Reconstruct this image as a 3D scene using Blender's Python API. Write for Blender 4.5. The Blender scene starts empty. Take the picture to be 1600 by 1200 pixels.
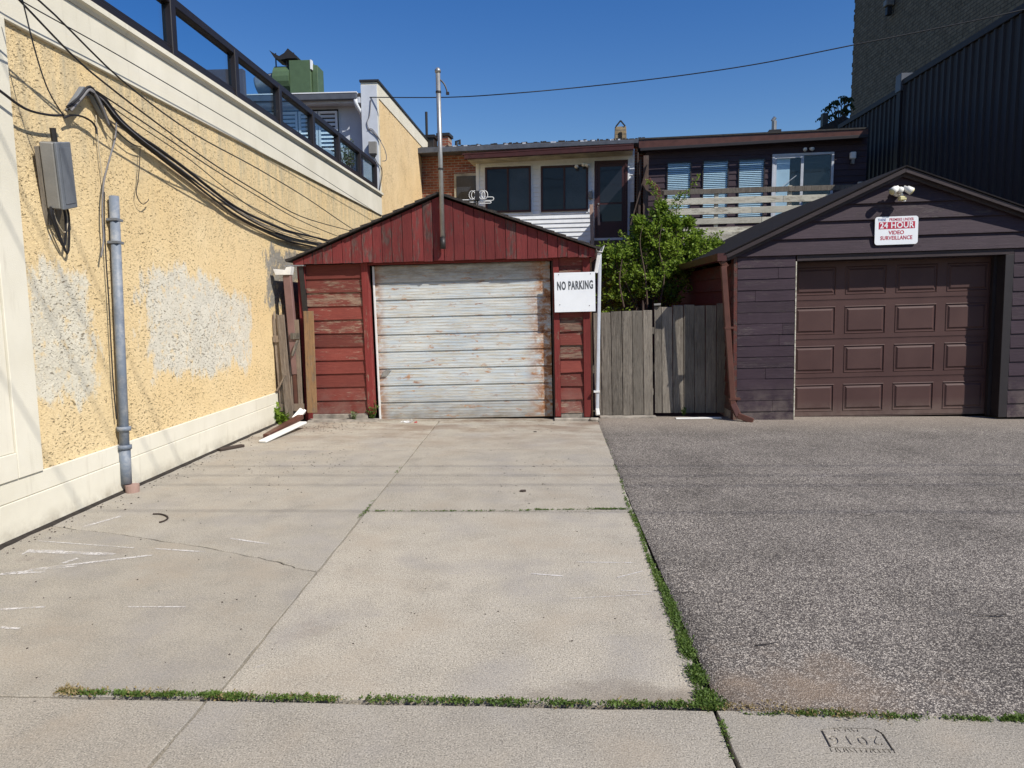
import bpy, bmesh, math, random
from mathutils import Vector, Matrix, noise as mnoise
random.seed(7)
R = math.radians
scene = bpy.context.scene
C = scene.collection

# ------------------------------------------------------------------ camera
FOC, YAW, PIT, ROLL, CZ = 1109.0, R(3.0), R(6.55), R(-0.6), 1.6
cam_d = bpy.data.cameras.new('camera'); cam = bpy.data.objects.new('camera', cam_d); C.objects.link(cam)
cam_d.sensor_width = 36; cam_d.lens = FOC / 1600 * 36; cam_d.clip_start = 0.05; cam_d.clip_end = 2000
FWD = Vector((-math.sin(YAW) * math.cos(PIT), math.cos(YAW) * math.cos(PIT), -math.sin(PIT)))
_r = Vector((math.cos(YAW), math.sin(YAW), 0)); _u = _r.cross(FWD)
RT = _r * math.cos(ROLL) + _u * math.sin(ROLL); UP = -_r * math.sin(ROLL) + _u * math.cos(ROLL)
cam.matrix_world = Matrix((( RT.x, UP.x, -FWD.x, 0), (RT.y, UP.y, -FWD.y, 0), (RT.z, UP.z, -FWD.z, CZ), (0, 0, 0, 1)))
scene.camera = cam

# ------------------------------------------------------------------ sky, sun, exposure
LD = Vector((-0.80, 0.60, -1.0)).normalized()          # direction in which the sunlight travels
world = bpy.data.worlds.new('World'); scene.world = world; world.use_nodes = True
wn = world.node_tree.nodes; wl = world.node_tree.links; wn.clear()
wo = wn.new('ShaderNodeOutputWorld'); wb = wn.new('ShaderNodeBackground'); ws = wn.new('ShaderNodeTexSky')
ws.sky_type = 'NISHITA'; ws.sun_disc = False; ws.sun_elevation = R(45); ws.sun_rotation = R(126.9)
ws.air_density = 1.25; ws.dust_density = 0.12; ws.ozone_density = 3.0; ws.altitude = 0
wb.inputs['Strength'].default_value = 0.084
wh_ = wn.new('ShaderNodeHueSaturation'); wh_.inputs['Saturation'].default_value = 1.40; wh_.inputs['Hue'].default_value = 0.517; wl.new(ws.outputs[0], wh_.inputs['Color']); wl.new(wh_.outputs[0], wb.inputs[0]); wl.new(wb.outputs[0], wo.inputs[0])
sun_d = bpy.data.lights.new('sun', 'SUN'); sun_d.energy = 4.8; sun_d.angle = R(0.53); sun_d.color = (1.0, 0.94, 0.85)
sun = bpy.data.objects.new('sun', sun_d); C.objects.link(sun)
sun.rotation_mode = 'QUATERNION'; sun.rotation_quaternion = LD.to_track_quat('-Z', 'Y')
vs = scene.view_settings
vs.view_transform = 'Standard'; vs.look = 'None'; vs.exposure = 0.33; vs.gamma = 1.0; vs.use_curve_mapping = False

# ------------------------------------------------------------------ surveying helpers (lines of sight met with real planes)
def ray(px, py): return FWD * FOC + RT * (px - 800) - UP * (py - 600)
O0 = Vector((0, 0, CZ))
def G(px, py, z=0.0): v = ray(px, py); return O0 + v * ((z - CZ) / v.z)
def PY(px, py, Y): v = ray(px, py); return O0 + v * (Y / v.y)
def PX(px, py, X): v = ray(px, py); return O0 + v * (X / v.x)
class Frame:
    def __init__(s, o, rz): s.o = Vector(o); s.rz = rz; s.ex = Vector((math.cos(rz), math.sin(rz), 0)); s.ey = Vector((-math.sin(rz), math.cos(rz), 0))
    def loc(s, px, py, d=0.0):
        v = ray(px, py); t = (d - (O0 - s.o).dot(s.ey)) / v.dot(s.ey); p = O0 + v * t - s.o
        return p.dot(s.ex), p.z
    def w(s, x, y, z): return s.o + s.ex * x + s.ey * y + Vector((0, 0, z))

# ------------------------------------------------------------------ node helper
class NT:
    def __init__(s, name, rough=0.8, spec=0.3):
        s.m = bpy.data.materials.new(name); s.m.use_nodes = True; s.t = s.m.node_tree; s.t.nodes.clear()
        s.out = s.t.nodes.new('ShaderNodeOutputMaterial'); s.b = s.t.nodes.new('ShaderNodeBsdfPrincipled')
        s.t.links.new(s.b.outputs[0], s.out.inputs[0])
        s.set(s.b, 'Roughness', rough); s.set(s.b, 'Specular IOR Level', spec)
        tc = s.t.nodes.new('ShaderNodeTexCoord'); s.obj = tc.outputs['Object']
    def set(s, n, k, v):
        i = n.inputs[k]
        if isinstance(v, bpy.types.NodeSocket): s.t.links.new(v, i)
        elif isinstance(v, (tuple, list)) and i.type == 'RGBA': i.default_value = tuple(v) + (1,) * (4 - len(v))
        else: i.default_value = v
    def n(s, ty, outk=0, props=None, **kw):
        nd = s.t.nodes.new(ty)
        for k, v in (props or {}).items(): setattr(nd, k, v)
        for k, v in kw.items(): s.set(nd, k.replace('_', ' '), v)
        return nd.outputs[outk]
    def rnd(s, amt=31.0):
        o = s.n('ShaderNodeObjectInfo', 'Random')
        return s.vadd(s.obj, s.vscale(s.n('ShaderNodeCombineXYZ', X=o, Y=o, Z=o), amt))
    def random(s): return s.n('ShaderNodeObjectInfo', 'Random')
    def vadd(s, a, b):
        nd = s.t.nodes.new('ShaderNodeVectorMath'); nd.operation = 'ADD'; s.set(nd, 0, a); s.set(nd, 1, b); return nd.outputs[0]
    def vmul(s, a, b):
        nd = s.t.nodes.new('ShaderNodeVectorMath'); nd.operation = 'MULTIPLY'; s.set(nd, 0, a); s.set(nd, 1, b); return nd.outputs[0]
    def vlen(s, a):
        nd = s.t.nodes.new('ShaderNodeVectorMath'); nd.operation = 'LENGTH'; s.set(nd, 0, a); return nd.outputs['Value']
    def vscale(s, a, f):
        nd = s.t.nodes.new('ShaderNodeVectorMath'); nd.operation = 'SCALE'; s.set(nd, 0, a); s.set(nd, 3, f); return nd.outputs[0]
    def noise(s, vec, scale, detail=4, rough=0.55, dist=0.0):
        return s.n('ShaderNodeTexNoise', 0, Vector=vec, Scale=scale, Detail=detail, Roughness=rough, Distortion=dist)
    def vor(s, vec, scale, outk='Distance', feature='F1', rand=1.0):
        return s.n('ShaderNodeTexVoronoi', outk, {'feature': feature}, Vector=vec, Scale=scale, Randomness=rand)
    def ramp(s, fac, stops, interp='LINEAR'):
        nd = s.t.nodes.new('ShaderNodeValToRGB'); nd.color_ramp.interpolation = interp; e = nd.color_ramp.elements
        while len(e) < len(stops): e.new(0.5)
        for el, (p, c) in zip(e, stops):
            el.position = p; el.color = (c, c, c, 1) if isinstance(c, (int, float)) else tuple(c) + (1,)
        s.set(nd, 'Fac', fac); return nd.outputs[0]
    def m2(s, op, a, b=0.0, clamp=False):
        nd = s.t.nodes.new('ShaderNodeMath'); nd.operation = op; nd.use_clamp = clamp; s.set(nd, 0, a); s.set(nd, 1, b); return nd.outputs[0]
    def mix(s, f, a, b, mode='MIX'):
        nd = s.t.nodes.new('ShaderNodeMix'); nd.data_type = 'RGBA'; nd.blend_type = mode
        s.set(nd, 0, f); s.set(nd, 6, a); s.set(nd, 7, b); return nd.outputs[2]
    def xyz(s, v, k): return s.n('ShaderNodeSeparateXYZ', k, Vector=v)
    def bump(s, h, strength=0.5, dist=0.01, normal=None):
        nd = s.t.nodes.new('ShaderNodeBump'); s.set(nd, 'Strength', strength); s.set(nd, 'Distance', dist); s.set(nd, 'Height', h)
        if normal: s.set(nd, 'Normal', normal)
        return nd.outputs[0]
    def fin(s, col, normal=None, rough=None, metal=None):
        s.set(s.b, 'Base Color', col)
        if normal: s.set(s.b, 'Normal', normal)
        if rough is not None: s.set(s.b, 'Roughness', rough)
        if metal is not None: s.set(s.b, 'Metallic', metal)
        return s.m
def mulc(c, k): return tuple(min(1, x * k) for x in c)

M = {}
def plain(name, col, rough=0.6, metal=0.0, dirt=0.12, spec=0.4, scale=6):
    t = NT(name, rough, spec); v = t.rnd()
    n = t.noise(v, scale, 5); n2 = t.noise(v, scale * 14, 3)
    f = t.m2('ADD', t.m2('MULTIPLY', n, 0.7), t.m2('MULTIPLY', n2, 0.3))
    c = t.mix(t.ramp(f, [(0.35, 0.0), (0.7, 1.0)]), mulc(col, 1 - dirt * 1.6), mulc(col, 1 + dirt))
    M[name] = t.fin(c, t.bump(n2, 0.15, 0.002), metal=metal); return M[name]

def wood(name, paint, paint2, bare, bare2, axis, peel=0.5, rough=0.75, var=0.25, grain=1.0, bumpd=0.004):
    """painted or bare board; axis = grain direction; peel = share of paint gone"""
    t = NT(name, rough, 0.25); v = t.rnd()
    st = {'x': (1.2, 22, 22), 'y': (22, 1.2, 22), 'z': (22, 22, 1.2)}[axis]
    g = t.noise(t.vmul(v, st), 3.0 * grain, 6, 0.65, 0.3); fine = t.noise(t.vmul(v, st), 12.0 * grain, 4, 0.7)
    big = t.noise(v, 2.3, 3); mid = t.noise(t.vmul(v, tuple(1 + (q - 1) * 0.15 for q in st)), 4.0, 6, 0.7)
    pc = t.mix(t.ramp(t.m2('ADD', t.m2('MULTIPLY', g, .6), t.m2('MULTIPLY', big, .4)), [(0.35, 0.0), (0.65, 1.0)]), paint, paint2)
    pc = t.mix(t.ramp(fine, [(0.3, 0.55), (0.48, 0.0)]), pc, mulc(paint, 0.35))
    bc = t.mix(t.ramp(g, [(0.3, 0.0), (0.68, 1.0)]), bare, bare2)
    bc = t.mix(t.ramp(fine, [(0.32, 0.7), (0.5, 0.0)]), bc, mulc(bare, 0.3))
    rr = t.random()
    thr = t.m2('ADD', t.m2('ADD', t.m2('MULTIPLY', mid, 0.62), t.m2('MULTIPLY', fine, 0.38)), t.m2('MULTIPLY', t.m2('SUBTRACT', rr, 0.5), 0.10))
    e = 0.36 + 0.28 * (1 - peel)
    mask = t.ramp(thr, [(e - 0.02, 0.0), (e + 0.02, 1.0)]) if peel > 0 else None
    c = t.mix(mask, pc, bc) if mask is not None else pc
    rv = t.m2('ADD', t.m2('MULTIPLY', t.m2('FRACT', t.m2('MULTIPLY', rr, 17.3)), 2 * var), 1 - var)
    c = t.mix(1.0, c, t.n('ShaderNodeCombineXYZ', X=rv, Y=rv, Z=rv), 'MULTIPLY')
    if 'siding' in name:
        zz = t.n('ShaderNodeMapRange', 0, Value=t.xyz(t.obj, 'Z'), From_Min=0.55, From_Max=0.0)
        c = t.mix(t.m2('MULTIPLY', zz, t.ramp(t.noise(t.obj, 5, 6, 0.7), [(0.38, 0.0), (0.66, 0.6)])), c, (0.20, 0.165, 0.14))
    h = t.m2('ADD', t.m2('MULTIPLY', g, 0.6), t.m2('MULTIPLY', fine, 0.4))
    if mask is not None: h = t.m2('SUBTRACT', h, t.m2('MULTIPLY', mask, 0.4))
    M[name] = t.fin(c, t.bump(h, 0.7, bumpd)); return M[name]

# red paint, grey boards, near-black aubergine paint
wood('red_siding', (0.130, 0.029, 0.023), (0.190, 0.047, 0.036), (0.15, 0.085, 0.065), (0.30, 0.20, 0.15), 'x', 0.10)
wood('red_siding_worn', (0.125, 0.031, 0.025), (0.180, 0.05, 0.038), (0.13, 0.075, 0.06), (0.30, 0.21, 0.15), 'x', 0.40)
wood('red_board', (0.115, 0.020, 0.021), (0.185, 0.034, 0.033), (0.035, 0.022, 0.022), (0.16, 0.09, 0.08), 'z', 0.30)
wood('red_trim', (0.13, 0.020, 0.019), (0.20, 0.034, 0.030), (0.12, 0.07, 0.055), (0.26, 0.18, 0.13), 'z', 0.08)
wood('grey_board', (0.115, 0.102, 0.086), (0.235, 0.21, 0.175), (0.06, 0.05, 0.04), (0.28, 0.25, 0.21), 'z', 0.45, var=0.30, bumpd=0.007)
wood('grey_rail', (0.44, 0.42, 0.35), (0.60, 0.58, 0.49), (0.20, 0.18, 0.14), (0.45, 0.42, 0.34), 'x', 0.35, var=0.15)
wood('brown_board', (0.19, 0.11, 0.055), (0.27, 0.165, 0.085), (0.12, 0.08, 0.05), (0.22, 0.16, 0.11), 'z', 0.3, var=0.1)
wood('old_board', (0.20, 0.15, 0.11), (0.28, 0.22, 0.17), (0.12, 0.09, 0.07), (0.30, 0.25, 0.20), 'z', 0.5, var=0.2)
wood('aubergine_siding', (0.028, 0.0165, 0.024), (0.047, 0.030, 0.041), (0.026, 0.018, 0.022), (0.085, 0.066, 0.07), 'x', 0.2, 0.6, var=0.16)
wood('aubergine_trim', (0.028, 0.020, 0.022), (0.048, 0.036, 0.038), (0.02, 0.016, 0.016), (0.07, 0.055, 0.055), 'x', 0.15, 0.55, var=0.1)
wood('house_siding', (0.040, 0.026, 0.035), (0.062, 0.042, 0.052), (0.03, 0.02, 0.025), (0.08, 0.06, 0.06), 'x', 0.1, 0.6, var=0.1)
wood('side_siding', (0.075, 0.022, 0.018), (0.11, 0.035, 0.028), (0.03, 0.02, 0.018), (0.10, 0.07, 0.06), 'y', 0.35, 0.7, var=0.15)
wood('deck_wood', (0.16, 0.085, 0.045), (0.22, 0.12, 0.07), (0.10, 0.06, 0.04), (0.2, 0.15, 0.1), 'y', 0.2)
wood('pink_post', (0.30, 0.20, 0.16), (0.38, 0.27, 0.22), (0.2, 0.15, 0.12), (0.3, 0.25, 0.2), 'z', 0.3)
wood('dark_post', (0.06, 0.04, 0.032), (0.10, 0.07, 0.058), (0.05, 0.04, 0.035), (0.14, 0.11, 0.09), 'z', 0.3)

plain('white_vinyl', (0.72, 0.75, 0.78), 0.5, dirt=0.07)
plain('white_metal', (0.72, 0.72, 0.70), 0.4, dirt=0.12)
plain('white_aluminium', (0.50, 0.53, 0.58), 0.35, dirt=0.1)
plain('dirty_white', (0.50, 0.46, 0.35), 0.7, dirt=0.35, scale=3)
plain('sign_white', (0.74, 0.77, 0.80), 0.35, dirt=0.03)
plain('sign_grey', (0.08, 0.09, 0.10), 0.6, dirt=0.25)
plain('sign_red', (0.42, 0.02, 0.05), 0.45, dirt=0.1)
plain('sign_blue', (0.05, 0.07, 0.25), 0.5)
plain('brown_metal', (0.095, 0.038, 0.028), 0.4, dirt=0.2)
plain('pale_brown_metal', (0.19, 0.11, 0.10), 0.5, dirt=0.15)
plain('maroon_frame', (0.045, 0.013, 0.015), 0.5)
plain('dark_frame', (0.022, 0.018, 0.020), 0.5)
plain('maroon_gutter', (0.060, 0.018, 0.016), 0.45, dirt=0.25)
plain('grey_gutter', (0.085, 0.095, 0.115), 0.45, dirt=0.2)
plain('green_metal', (0.075, 0.125, 0.065), 0.5, dirt=0.12)
plain('dark_metal', (0.022, 0.020, 0.020), 0.5)
plain('cable_black', (0.014, 0.014, 0.017), 0.6)
plain('cable_grey', (0.17, 0.165, 0.17), 0.6)
plain('cable_cream', (0.42, 0.36, 0.26), 0.6)
plain('box_grey', (0.15, 0.165, 0.185), 0.5, dirt=0.12)
plain('box_side', (0.22, 0.215, 0.20), 0.5, dirt=0.12)
plain('silver', (0.36, 0.36, 0.35), 0.45, metal=0.6, dirt=0.2)
plain('pale_blue_wall', (0.50, 0.54, 0.60), 0.7, dirt=0.06)
plain('louvre_white', (0.66, 0.70, 0.72), 0.5, dirt=0.05)
plain('purple_wall', (0.085, 0.065, 0.070), 0.8, dirt=0.15)
plain('soil', (0.032, 0.026, 0.021), 0.95, dirt=0.3, scale=20)
plain('yard', (0.07, 0.06, 0.045), 0.95, dirt=0.3, scale=5)
plain('roof_tar', (0.045, 0.043, 0.042), 0.9, dirt=0.3, scale=10)
plain('interior', (0.006, 0.006, 0.007), 0.9)
plain('terracotta', (0.36, 0.24, 0.20), 0.8)
plain('paper', (0.75, 0.75, 0.76), 0.7)
plain('red_scrap', (0.4, 0.04, 0.04), 0.6)
plain('debris', (0.050, 0.035, 0.028), 0.9, dirt=0.3)
plain('blind_white', (0.74, 0.80, 0.82), 0.6, dirt=0.05)
plain('lamp_white', (0.78, 0.77, 0.72), 0.3, dirt=0.05)
plain('lamp_cream', (0.60, 0.55, 0.30), 0.5, dirt=0.1)
plain('bark', (0.10, 0.07, 0.05), 0.9, dirt=0.3, scale=25)
plain('chair_blue', (0.22, 0.28, 0.36), 0.5)
plain('sill_concrete', (0.30, 0.27, 0.23), 0.9, dirt=0.35, scale=9)
plain('pot', (0.2, 0.15, 0.12), 0.8)

def mk_shingle():
    t = NT('shingle', 0.9); v = t.rnd(); a = t.noise(v, 60, 4); b = t.noise(v, 7, 4)
    c = t.mix(t.ramp(a, [(0.35, 0), (0.7, 1)]), (0.012, 0.011, 0.012), (0.055, 0.048, 0.045)); c = t.mix(t.ramp(b, [(0.5, 0), (0.72, .5)]), c, (0.07, 0.05, 0.035))
    M['shingle'] = t.fin(c, t.bump(a, 0.8, 0.006))
mk_shingle()
plain('dark_shingle', (0.012, 0.010, 0.011), 0.9, dirt=0.3, scale=12, spec=0.2)
def mk_stucco(name, base, base2, patches):
    t = NT(name, 0.85, 0.2); p = t.obj
    # lumpy trowelled render with short slanting gouges
    q_ = t.vadd(p, t.vscale(t.vadd(t.n('ShaderNodeTexNoise', 'Color', Vector=p, Scale=7.0, Detail=3.0), (-.5, -.5, -.5)), 0.10))
    mp = t.n('ShaderNodeMapping', 0, Vector=q_, Rotation=(R(38), 0, 0), Scale=(20, 21, 66))
    mp2 = t.n('ShaderNodeMapping', 0, Vector=t.vadd(q_, (3, 5, 1)), Rotation=(R(-52), 0, 0), Scale=(30, 32, 84))
    g1 = t.noise(mp, 1.0, 3, 0.6); g2 = t.noise(mp2, 1.0, 3, 0.6)
    dn = t.m2('MULTIPLY', t.m2('SUBTRACT', t.noise(p, 1.3, 4, 0.6), 0.5), 0.16)
    d1 = t.ramp(t.m2('ADD', g1, dn), [(0.635, 0.0), (0.665, 1.0)]); d2 = t.ramp(t.m2('ADD', g2, dn), [(0.630, 0.0), (0.66, 1.0)])
    dash = t.m2('MAXIMUM', d1, d2)
    n1 = t.noise(p, 30, 5, 0.65, 0.8); n2 = t.noise(p, 110, 4, 0.7)
    h = t.m2('SUBTRACT', t.m2('ADD', t.m2('MULTIPLY', n1, 0.55), t.m2('MULTIPLY', n2, 0.30)), t.m2('MULTIPLY', dash, 0.45))
    big = t.noise(p, 0.9, 4); med = t.noise(p, 4, 5)
    c = t.mix(t.ramp(big, [(0.35, 0), (0.65, 1)]), base, base2)
    c = t.mix(t.ramp(med, [(0.4, 0.25), (0.6, 0.0)]), c, mulc(base, 0.88))
    # weathering under the cornice: greyish, streaky
    z = t.xyz(p, 'Z'); str_ = t.noise(t.vmul(p, (1, 5.0, 0.8)), 1.6, 5, 0.7)
    top = t.m2('MULTIPLY', t.ramp(z, [(0.0, 0.0), (1.0, 1.0)]), 0)
    zz = t.n('ShaderNodeMapRange', 0, Value=z, From_Min=2.2, From_Max=3.5)
    dm = t.m2('MULTIPLY', zz, t.ramp(str_, [(0.42, 0.0), (0.66, 0.75)]))
    c = t.mix(dm, c, (0.40, 0.36, 0.26))
    if patches:
        nz = t.n('ShaderNodeTexNoise', 'Color', Vector=t.vmul(p, (1, 1, 0.45)), Scale=5.0, Detail=7.0, Roughness=0.72)
        off = t.vscale(t.vadd(nz, (-0.5, -0.5, -0.5)), 1.75)
        mask = None
        for (cy, cz, ry, rz, pc, soft) in patches:
            q = t.vmul(t.vadd(p, (0, -cy, -cz)), (0, 1 / ry, 1 / rz))
            q = t.vmul(t.vadd(q, off), (0, 1, 1))
            q4 = t.vmul(t.vmul(q, q), t.vmul(q, q)); d = t.vlen(q4)
            mk = t.ramp(t.m2('ADD', d, t.m2('MULTIPLY', t.m2('SUBTRACT', t.noise(p, 40, 4, .7), 0.5), 0.9)), [(0.50, 1.0), (0.50 + soft, 0.0)])
            mk = t.m2('MULTIPLY', mk, t.ramp(t.noise(p, 11, 5, 0.65), [(0.33, 0.15), (0.46, 0.95)]))
            pcol = t.mix(t.ramp(med, [(0.40, 0), (0.6, 1)]), pc, mulc(pc, 0.88))
            c = t.mix(mk, c, pcol)
    # gouges and hollows darkened: some dirt, plus their shade put into the colour
    c = t.mix(t.m2('MULTIPLY', dash, 0.8), c, (0.15, 0.11, 0.06))
    c = t.mix(t.ramp(n1, [(0.30, 0.5), (0.40, 0.0)]), c, (0.40, 0.29, 0.14))
    M[name] = t.fin(c, t.bump(h, 1.0, 0.022))
def wc(px, py): q = PX(px, py, -3.73); return q.y - 9, q.z
_a = wc(98, 520); _b = wc(300, 508); _c = wc(430, 415); _b2 = wc(352, 520)
mk_stucco('yellow_stucco', (0.74, 0.56, 0.30), (0.77, 0.61, 0.355),
          [(_a[0], _a[1], 0.42, 0.60, (0.69, 0.655, 0.54), 0.5), (_b[0] - 0.10, _b[1] + 0.02, 0.80, 0.56, (0.69, 0.66, 0.56), 0.5),
           (_b2[0], _b2[1], 0.72, 0.48, (0.69, 0.66, 0.56), 0.5), (_c[0] + 0.35, 1.95, 0.75, 0.42, (0.27, 0.26, 0.235), 0.3)])
mk_stucco('yellow_stucco_far', (0.74, 0.55, 0.30), (0.78, 0.60, 0.35), [])

def mk_cream():
    t = NT('cream_paint', 0.75, 0.25); p = t.obj
    big = t.noise(p, 1.1, 5, 0.6); fine = t.noise(p, 120, 3); st = t.noise(t.vmul(p, (1, 6, 0.7)), 2.0, 5, 0.7)
    c = t.mix(t.ramp(big, [(0.35, 0), (0.65, 1)]), (0.60, 0.57, 0.47), (0.68, 0.65, 0.55))
    c = t.mix(t.ramp(st, [(0.58, 0.0), (0.75, 0.35)]), c, (0.38, 0.34, 0.26))
    z = t.xyz(p, 'Z'); low = t.n('ShaderNodeMapRange', 0, Value=z, From_Min=0.14, From_Max=0.0)
    c = t.mix(t.m2('MULTIPLY', low, t.ramp(t.noise(p, 8, 5, .7), [(0.35, 0.0), (0.7, 0.8)])), c, (0.28, 0.24, 0.18))
    M['cream_paint'] = t.fin(c, t.bump(t.m2('ADD', fine, t.m2('MULTIPLY', big, 2)), 0.35, 0.004))
mk_cream()

def mk_concrete(name, base, warm, grit, stains=True):
    t = NT(name, 0.9, 0.2); p = t.vadd(t.obj, t.vscale(t.n('ShaderNodeCombineXYZ', X=t.random(), Y=t.random()), 9.0))
    n1 = t.noise(p, 0.8, 5, 0.6); n2 = t.noise(p, 3.5, 6, 0.65); f1 = t.noise(p, 150, 2, 0.7); f2 = t.noise(p, 55, 4, 0.85); sc = t.noise(t.vmul(p, (1, 7, 1)), 2.2, 5, 0.7)
    c = t.mix(t.ramp(n1, [(0.32, 0), (0.68, 1)]), base, warm)
    c = t.mix(t.ramp(n2, [(0.38, 0.45), (0.56, 0.0)]), c, mulc(base, 0.74))
    c = t.mix(t.ramp(n2, [(0.58, 0.0), (0.8, 0.4)]), c, mulc(warm, 1.18))
    c = t.mix(t.ramp(sc, [(0.60, 0.0), (0.72, 0.30)]), c, mulc(base, 1.30))
    f = t.m2('ADD', t.m2('MULTIPLY', f1, 0.7), t.m2('MULTIPLY', f2, 0.3))
    c = t.mix(t.ramp(f, [(0.38, grit), (0.475, 0.0)]), c, mulc(base, 0.36))
    c = t.mix(t.ramp(f, [(0.525, 0.0), (0.61, grit * 0.8)]), c, mulc(warm, 1.55))
    lav = t.noise(t.vadd(p, (2, 9, 0)), 1.7, 4); c = t.mix(t.ramp(lav, [(0.52, 0.0), (0.68, 0.35)]), c, (0.26, 0.25, 0.245)); c = t.mix(t.ramp(lav, [(0.32, 0.35), (0.46, 0.0)]), c, (0.35, 0.295, 0.225))
    if stains:
        s = t.noise(t.vadd(t.obj, (3.1, 7.7, 0)), 1.3, 5, 0.7, 0.5)
        c = t.mix(t.ramp(s, [(0.60, 0.0), (0.72, 0.40)]), c, (0.19, 0.16, 0.14))
        qd = t.vlen(t.vmul(t.vadd(t.obj, (-0.35, -2.72, 0)), (1.6, 6.5, 0))); c = t.mix(t.m2('MULTIPLY', t.ramp(t.m2('ADD', qd, t.m2('MULTIPLY', t.m2('SUBTRACT', n2, 0.5), 2.0)), [(0.3, 0.55), (1.0, 0.0)]), 1.0), c, (0.16, 0.135, 0.11))
        # rust wash and dirt lying in front of the old shed
        y = t.xyz(t.obj, 'Y'); near = t.n('ShaderNodeMapRange', 0, Value=y, From_Min=7.3, From_Max=9.3)
        s2 = t.noise(t.vmul(t.obj, (0.8, 1.6, 1)), 1.7, 6, 0.72)
        c = t.mix(t.m2('MULTIPLY', near, t.ramp(s2, [(0.44, 0.0), (0.60, 0.85)])), c, (0.20, 0.145, 0.105))
    tv = t.m2('ADD', t.m2('MULTIPLY', t.m2('FRACT', t.m2('MULTIPLY', t.random(), 7.7)), 0.12), 0.92); c = t.mix(1.0, c, t.n('ShaderNodeCombineXYZ', X=tv, Y=tv, Z=tv), 'MULTIPLY')
    oil = t.noise(t.vmul(t.vadd(t.obj, (1.5, 4.2, 0)), (1, .8, 1)), 0.9, 6, 0.7, 0.8); c = t.mix(t.ramp(oil, [(0.60, 0.0), (0.70, 0.35)]), c, (0.17, 0.155, 0.135))
    spots = t.vor(p, 2.3, 'Distance'); c = t.mix(t.ramp(spots, [(0.012, 0.7), (0.022, 0.0)]), c, (0.05, 0.045, 0.04))
    M[name] = t.fin(c, t.bump(t.m2('ADD', f, t.m2('MULTIPLY', n2, 0.6)), 0.8, 0.005))
mk_concrete('driveway_concrete', (0.355, 0.325, 0.270), (0.395, 0.362, 0.300), 0.95)
mk_concrete('driveway_smooth', (0.315, 0.292, 0.248), (0.355, 0.325, 0.270), 0.7)
mk_concrete('sidewalk_concrete', (0.290, 0.268, 0.228), (0.330, 0.303, 0.255), 0.85, False)

def mk_asphalt():
    t = NT('asphalt', 0.88, 0.25); p = t.obj
    col = t.n('ShaderNodeTexVoronoi', 'Color', Vector=p, Scale=135.0); r = t.xyz(col, 'X'); d = t.vor(p, 135, 'Distance')
    col2 = t.n('ShaderNodeTexVoronoi', 'Color', Vector=t.vadd(p, (5, 3, 0)), Scale=55.0); r2 = t.xyz(col2, 'Y'); d2 = t.vor(t.vadd(p, (5, 3, 0)), 55.0, 'Distance')
    c = t.ramp(r, [(0.0, (0.050, 0.047, 0.045)), (0.30, (0.115, 0.108, 0.102)), (0.65, (0.20, 0.188, 0.175)), (0.90, (0.30, 0.285, 0.26)), (1.0, (0.40, 0.38, 0.35))])
    c = t.mix(t.ramp(d, [(0.42, 0.0), (0.62, 0.85)]), c, (0.035, 0.031, 0.031))
    c = t.mix(t.m2('MULTIPLY', t.ramp(r2, [(0.84, 0.0), (0.88, 0.7)]), t.ramp(d2, [(0.30, 1), (0.40, 0)])), c, (0.33, 0.31, 0.28))
    n = t.noise(p, 1.1, 5, 0.65); n5 = t.noise(t.vadd(p, (9, 4, 0)), 3.1, 5, 0.7, 0.4)
    k = t.ramp(n, [(0.3, 0.78), (0.7, 1.32)]); c = t.mix(1.0, c, k, 'MULTIPLY')
    c = t.mix(t.ramp(n5, [(0.60, 0.0), (0.70, 0.6)]), c, (0.085, 0.082, 0.080))
    # sandy silt washed up against the grass edge at the pavement corner
    q = t.vmul(t.vadd(p, (-1.0, -2.85, 0)), (1.3, 2.8, 0)); dd = t.m2('ADD', t.vlen(q), t.m2('MULTIPLY', t.m2('SUBTRACT', n5, 0.5), 2.6))
    c = t.mix(t.ramp(dd, [(0.05, 0.7), (0.80, 0.0)]), c, (0.17, 0.135, 0.105))
    y = t.xyz(p, 'Y'); nr = t.n('ShaderNodeMapRange', 0, Value=y, From_Min=8.6, From_Max=9.6)
    c = t.mix(t.m2('MULTIPLY', nr, 0.5), c, (0.24, 0.21, 0.18))
    h = t.m2('ADD', t.m2('MULTIPLY', d, -1.0), t.m2('MULTIPLY', r, 0.8))
    c = t.mix(1.0, c, (1.36, 1.31, 1.24), 'MULTIPLY')
    M['asphalt'] = t.fin(c, t.bump(h, 0.7, 0.006))
mk_asphalt()

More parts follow.
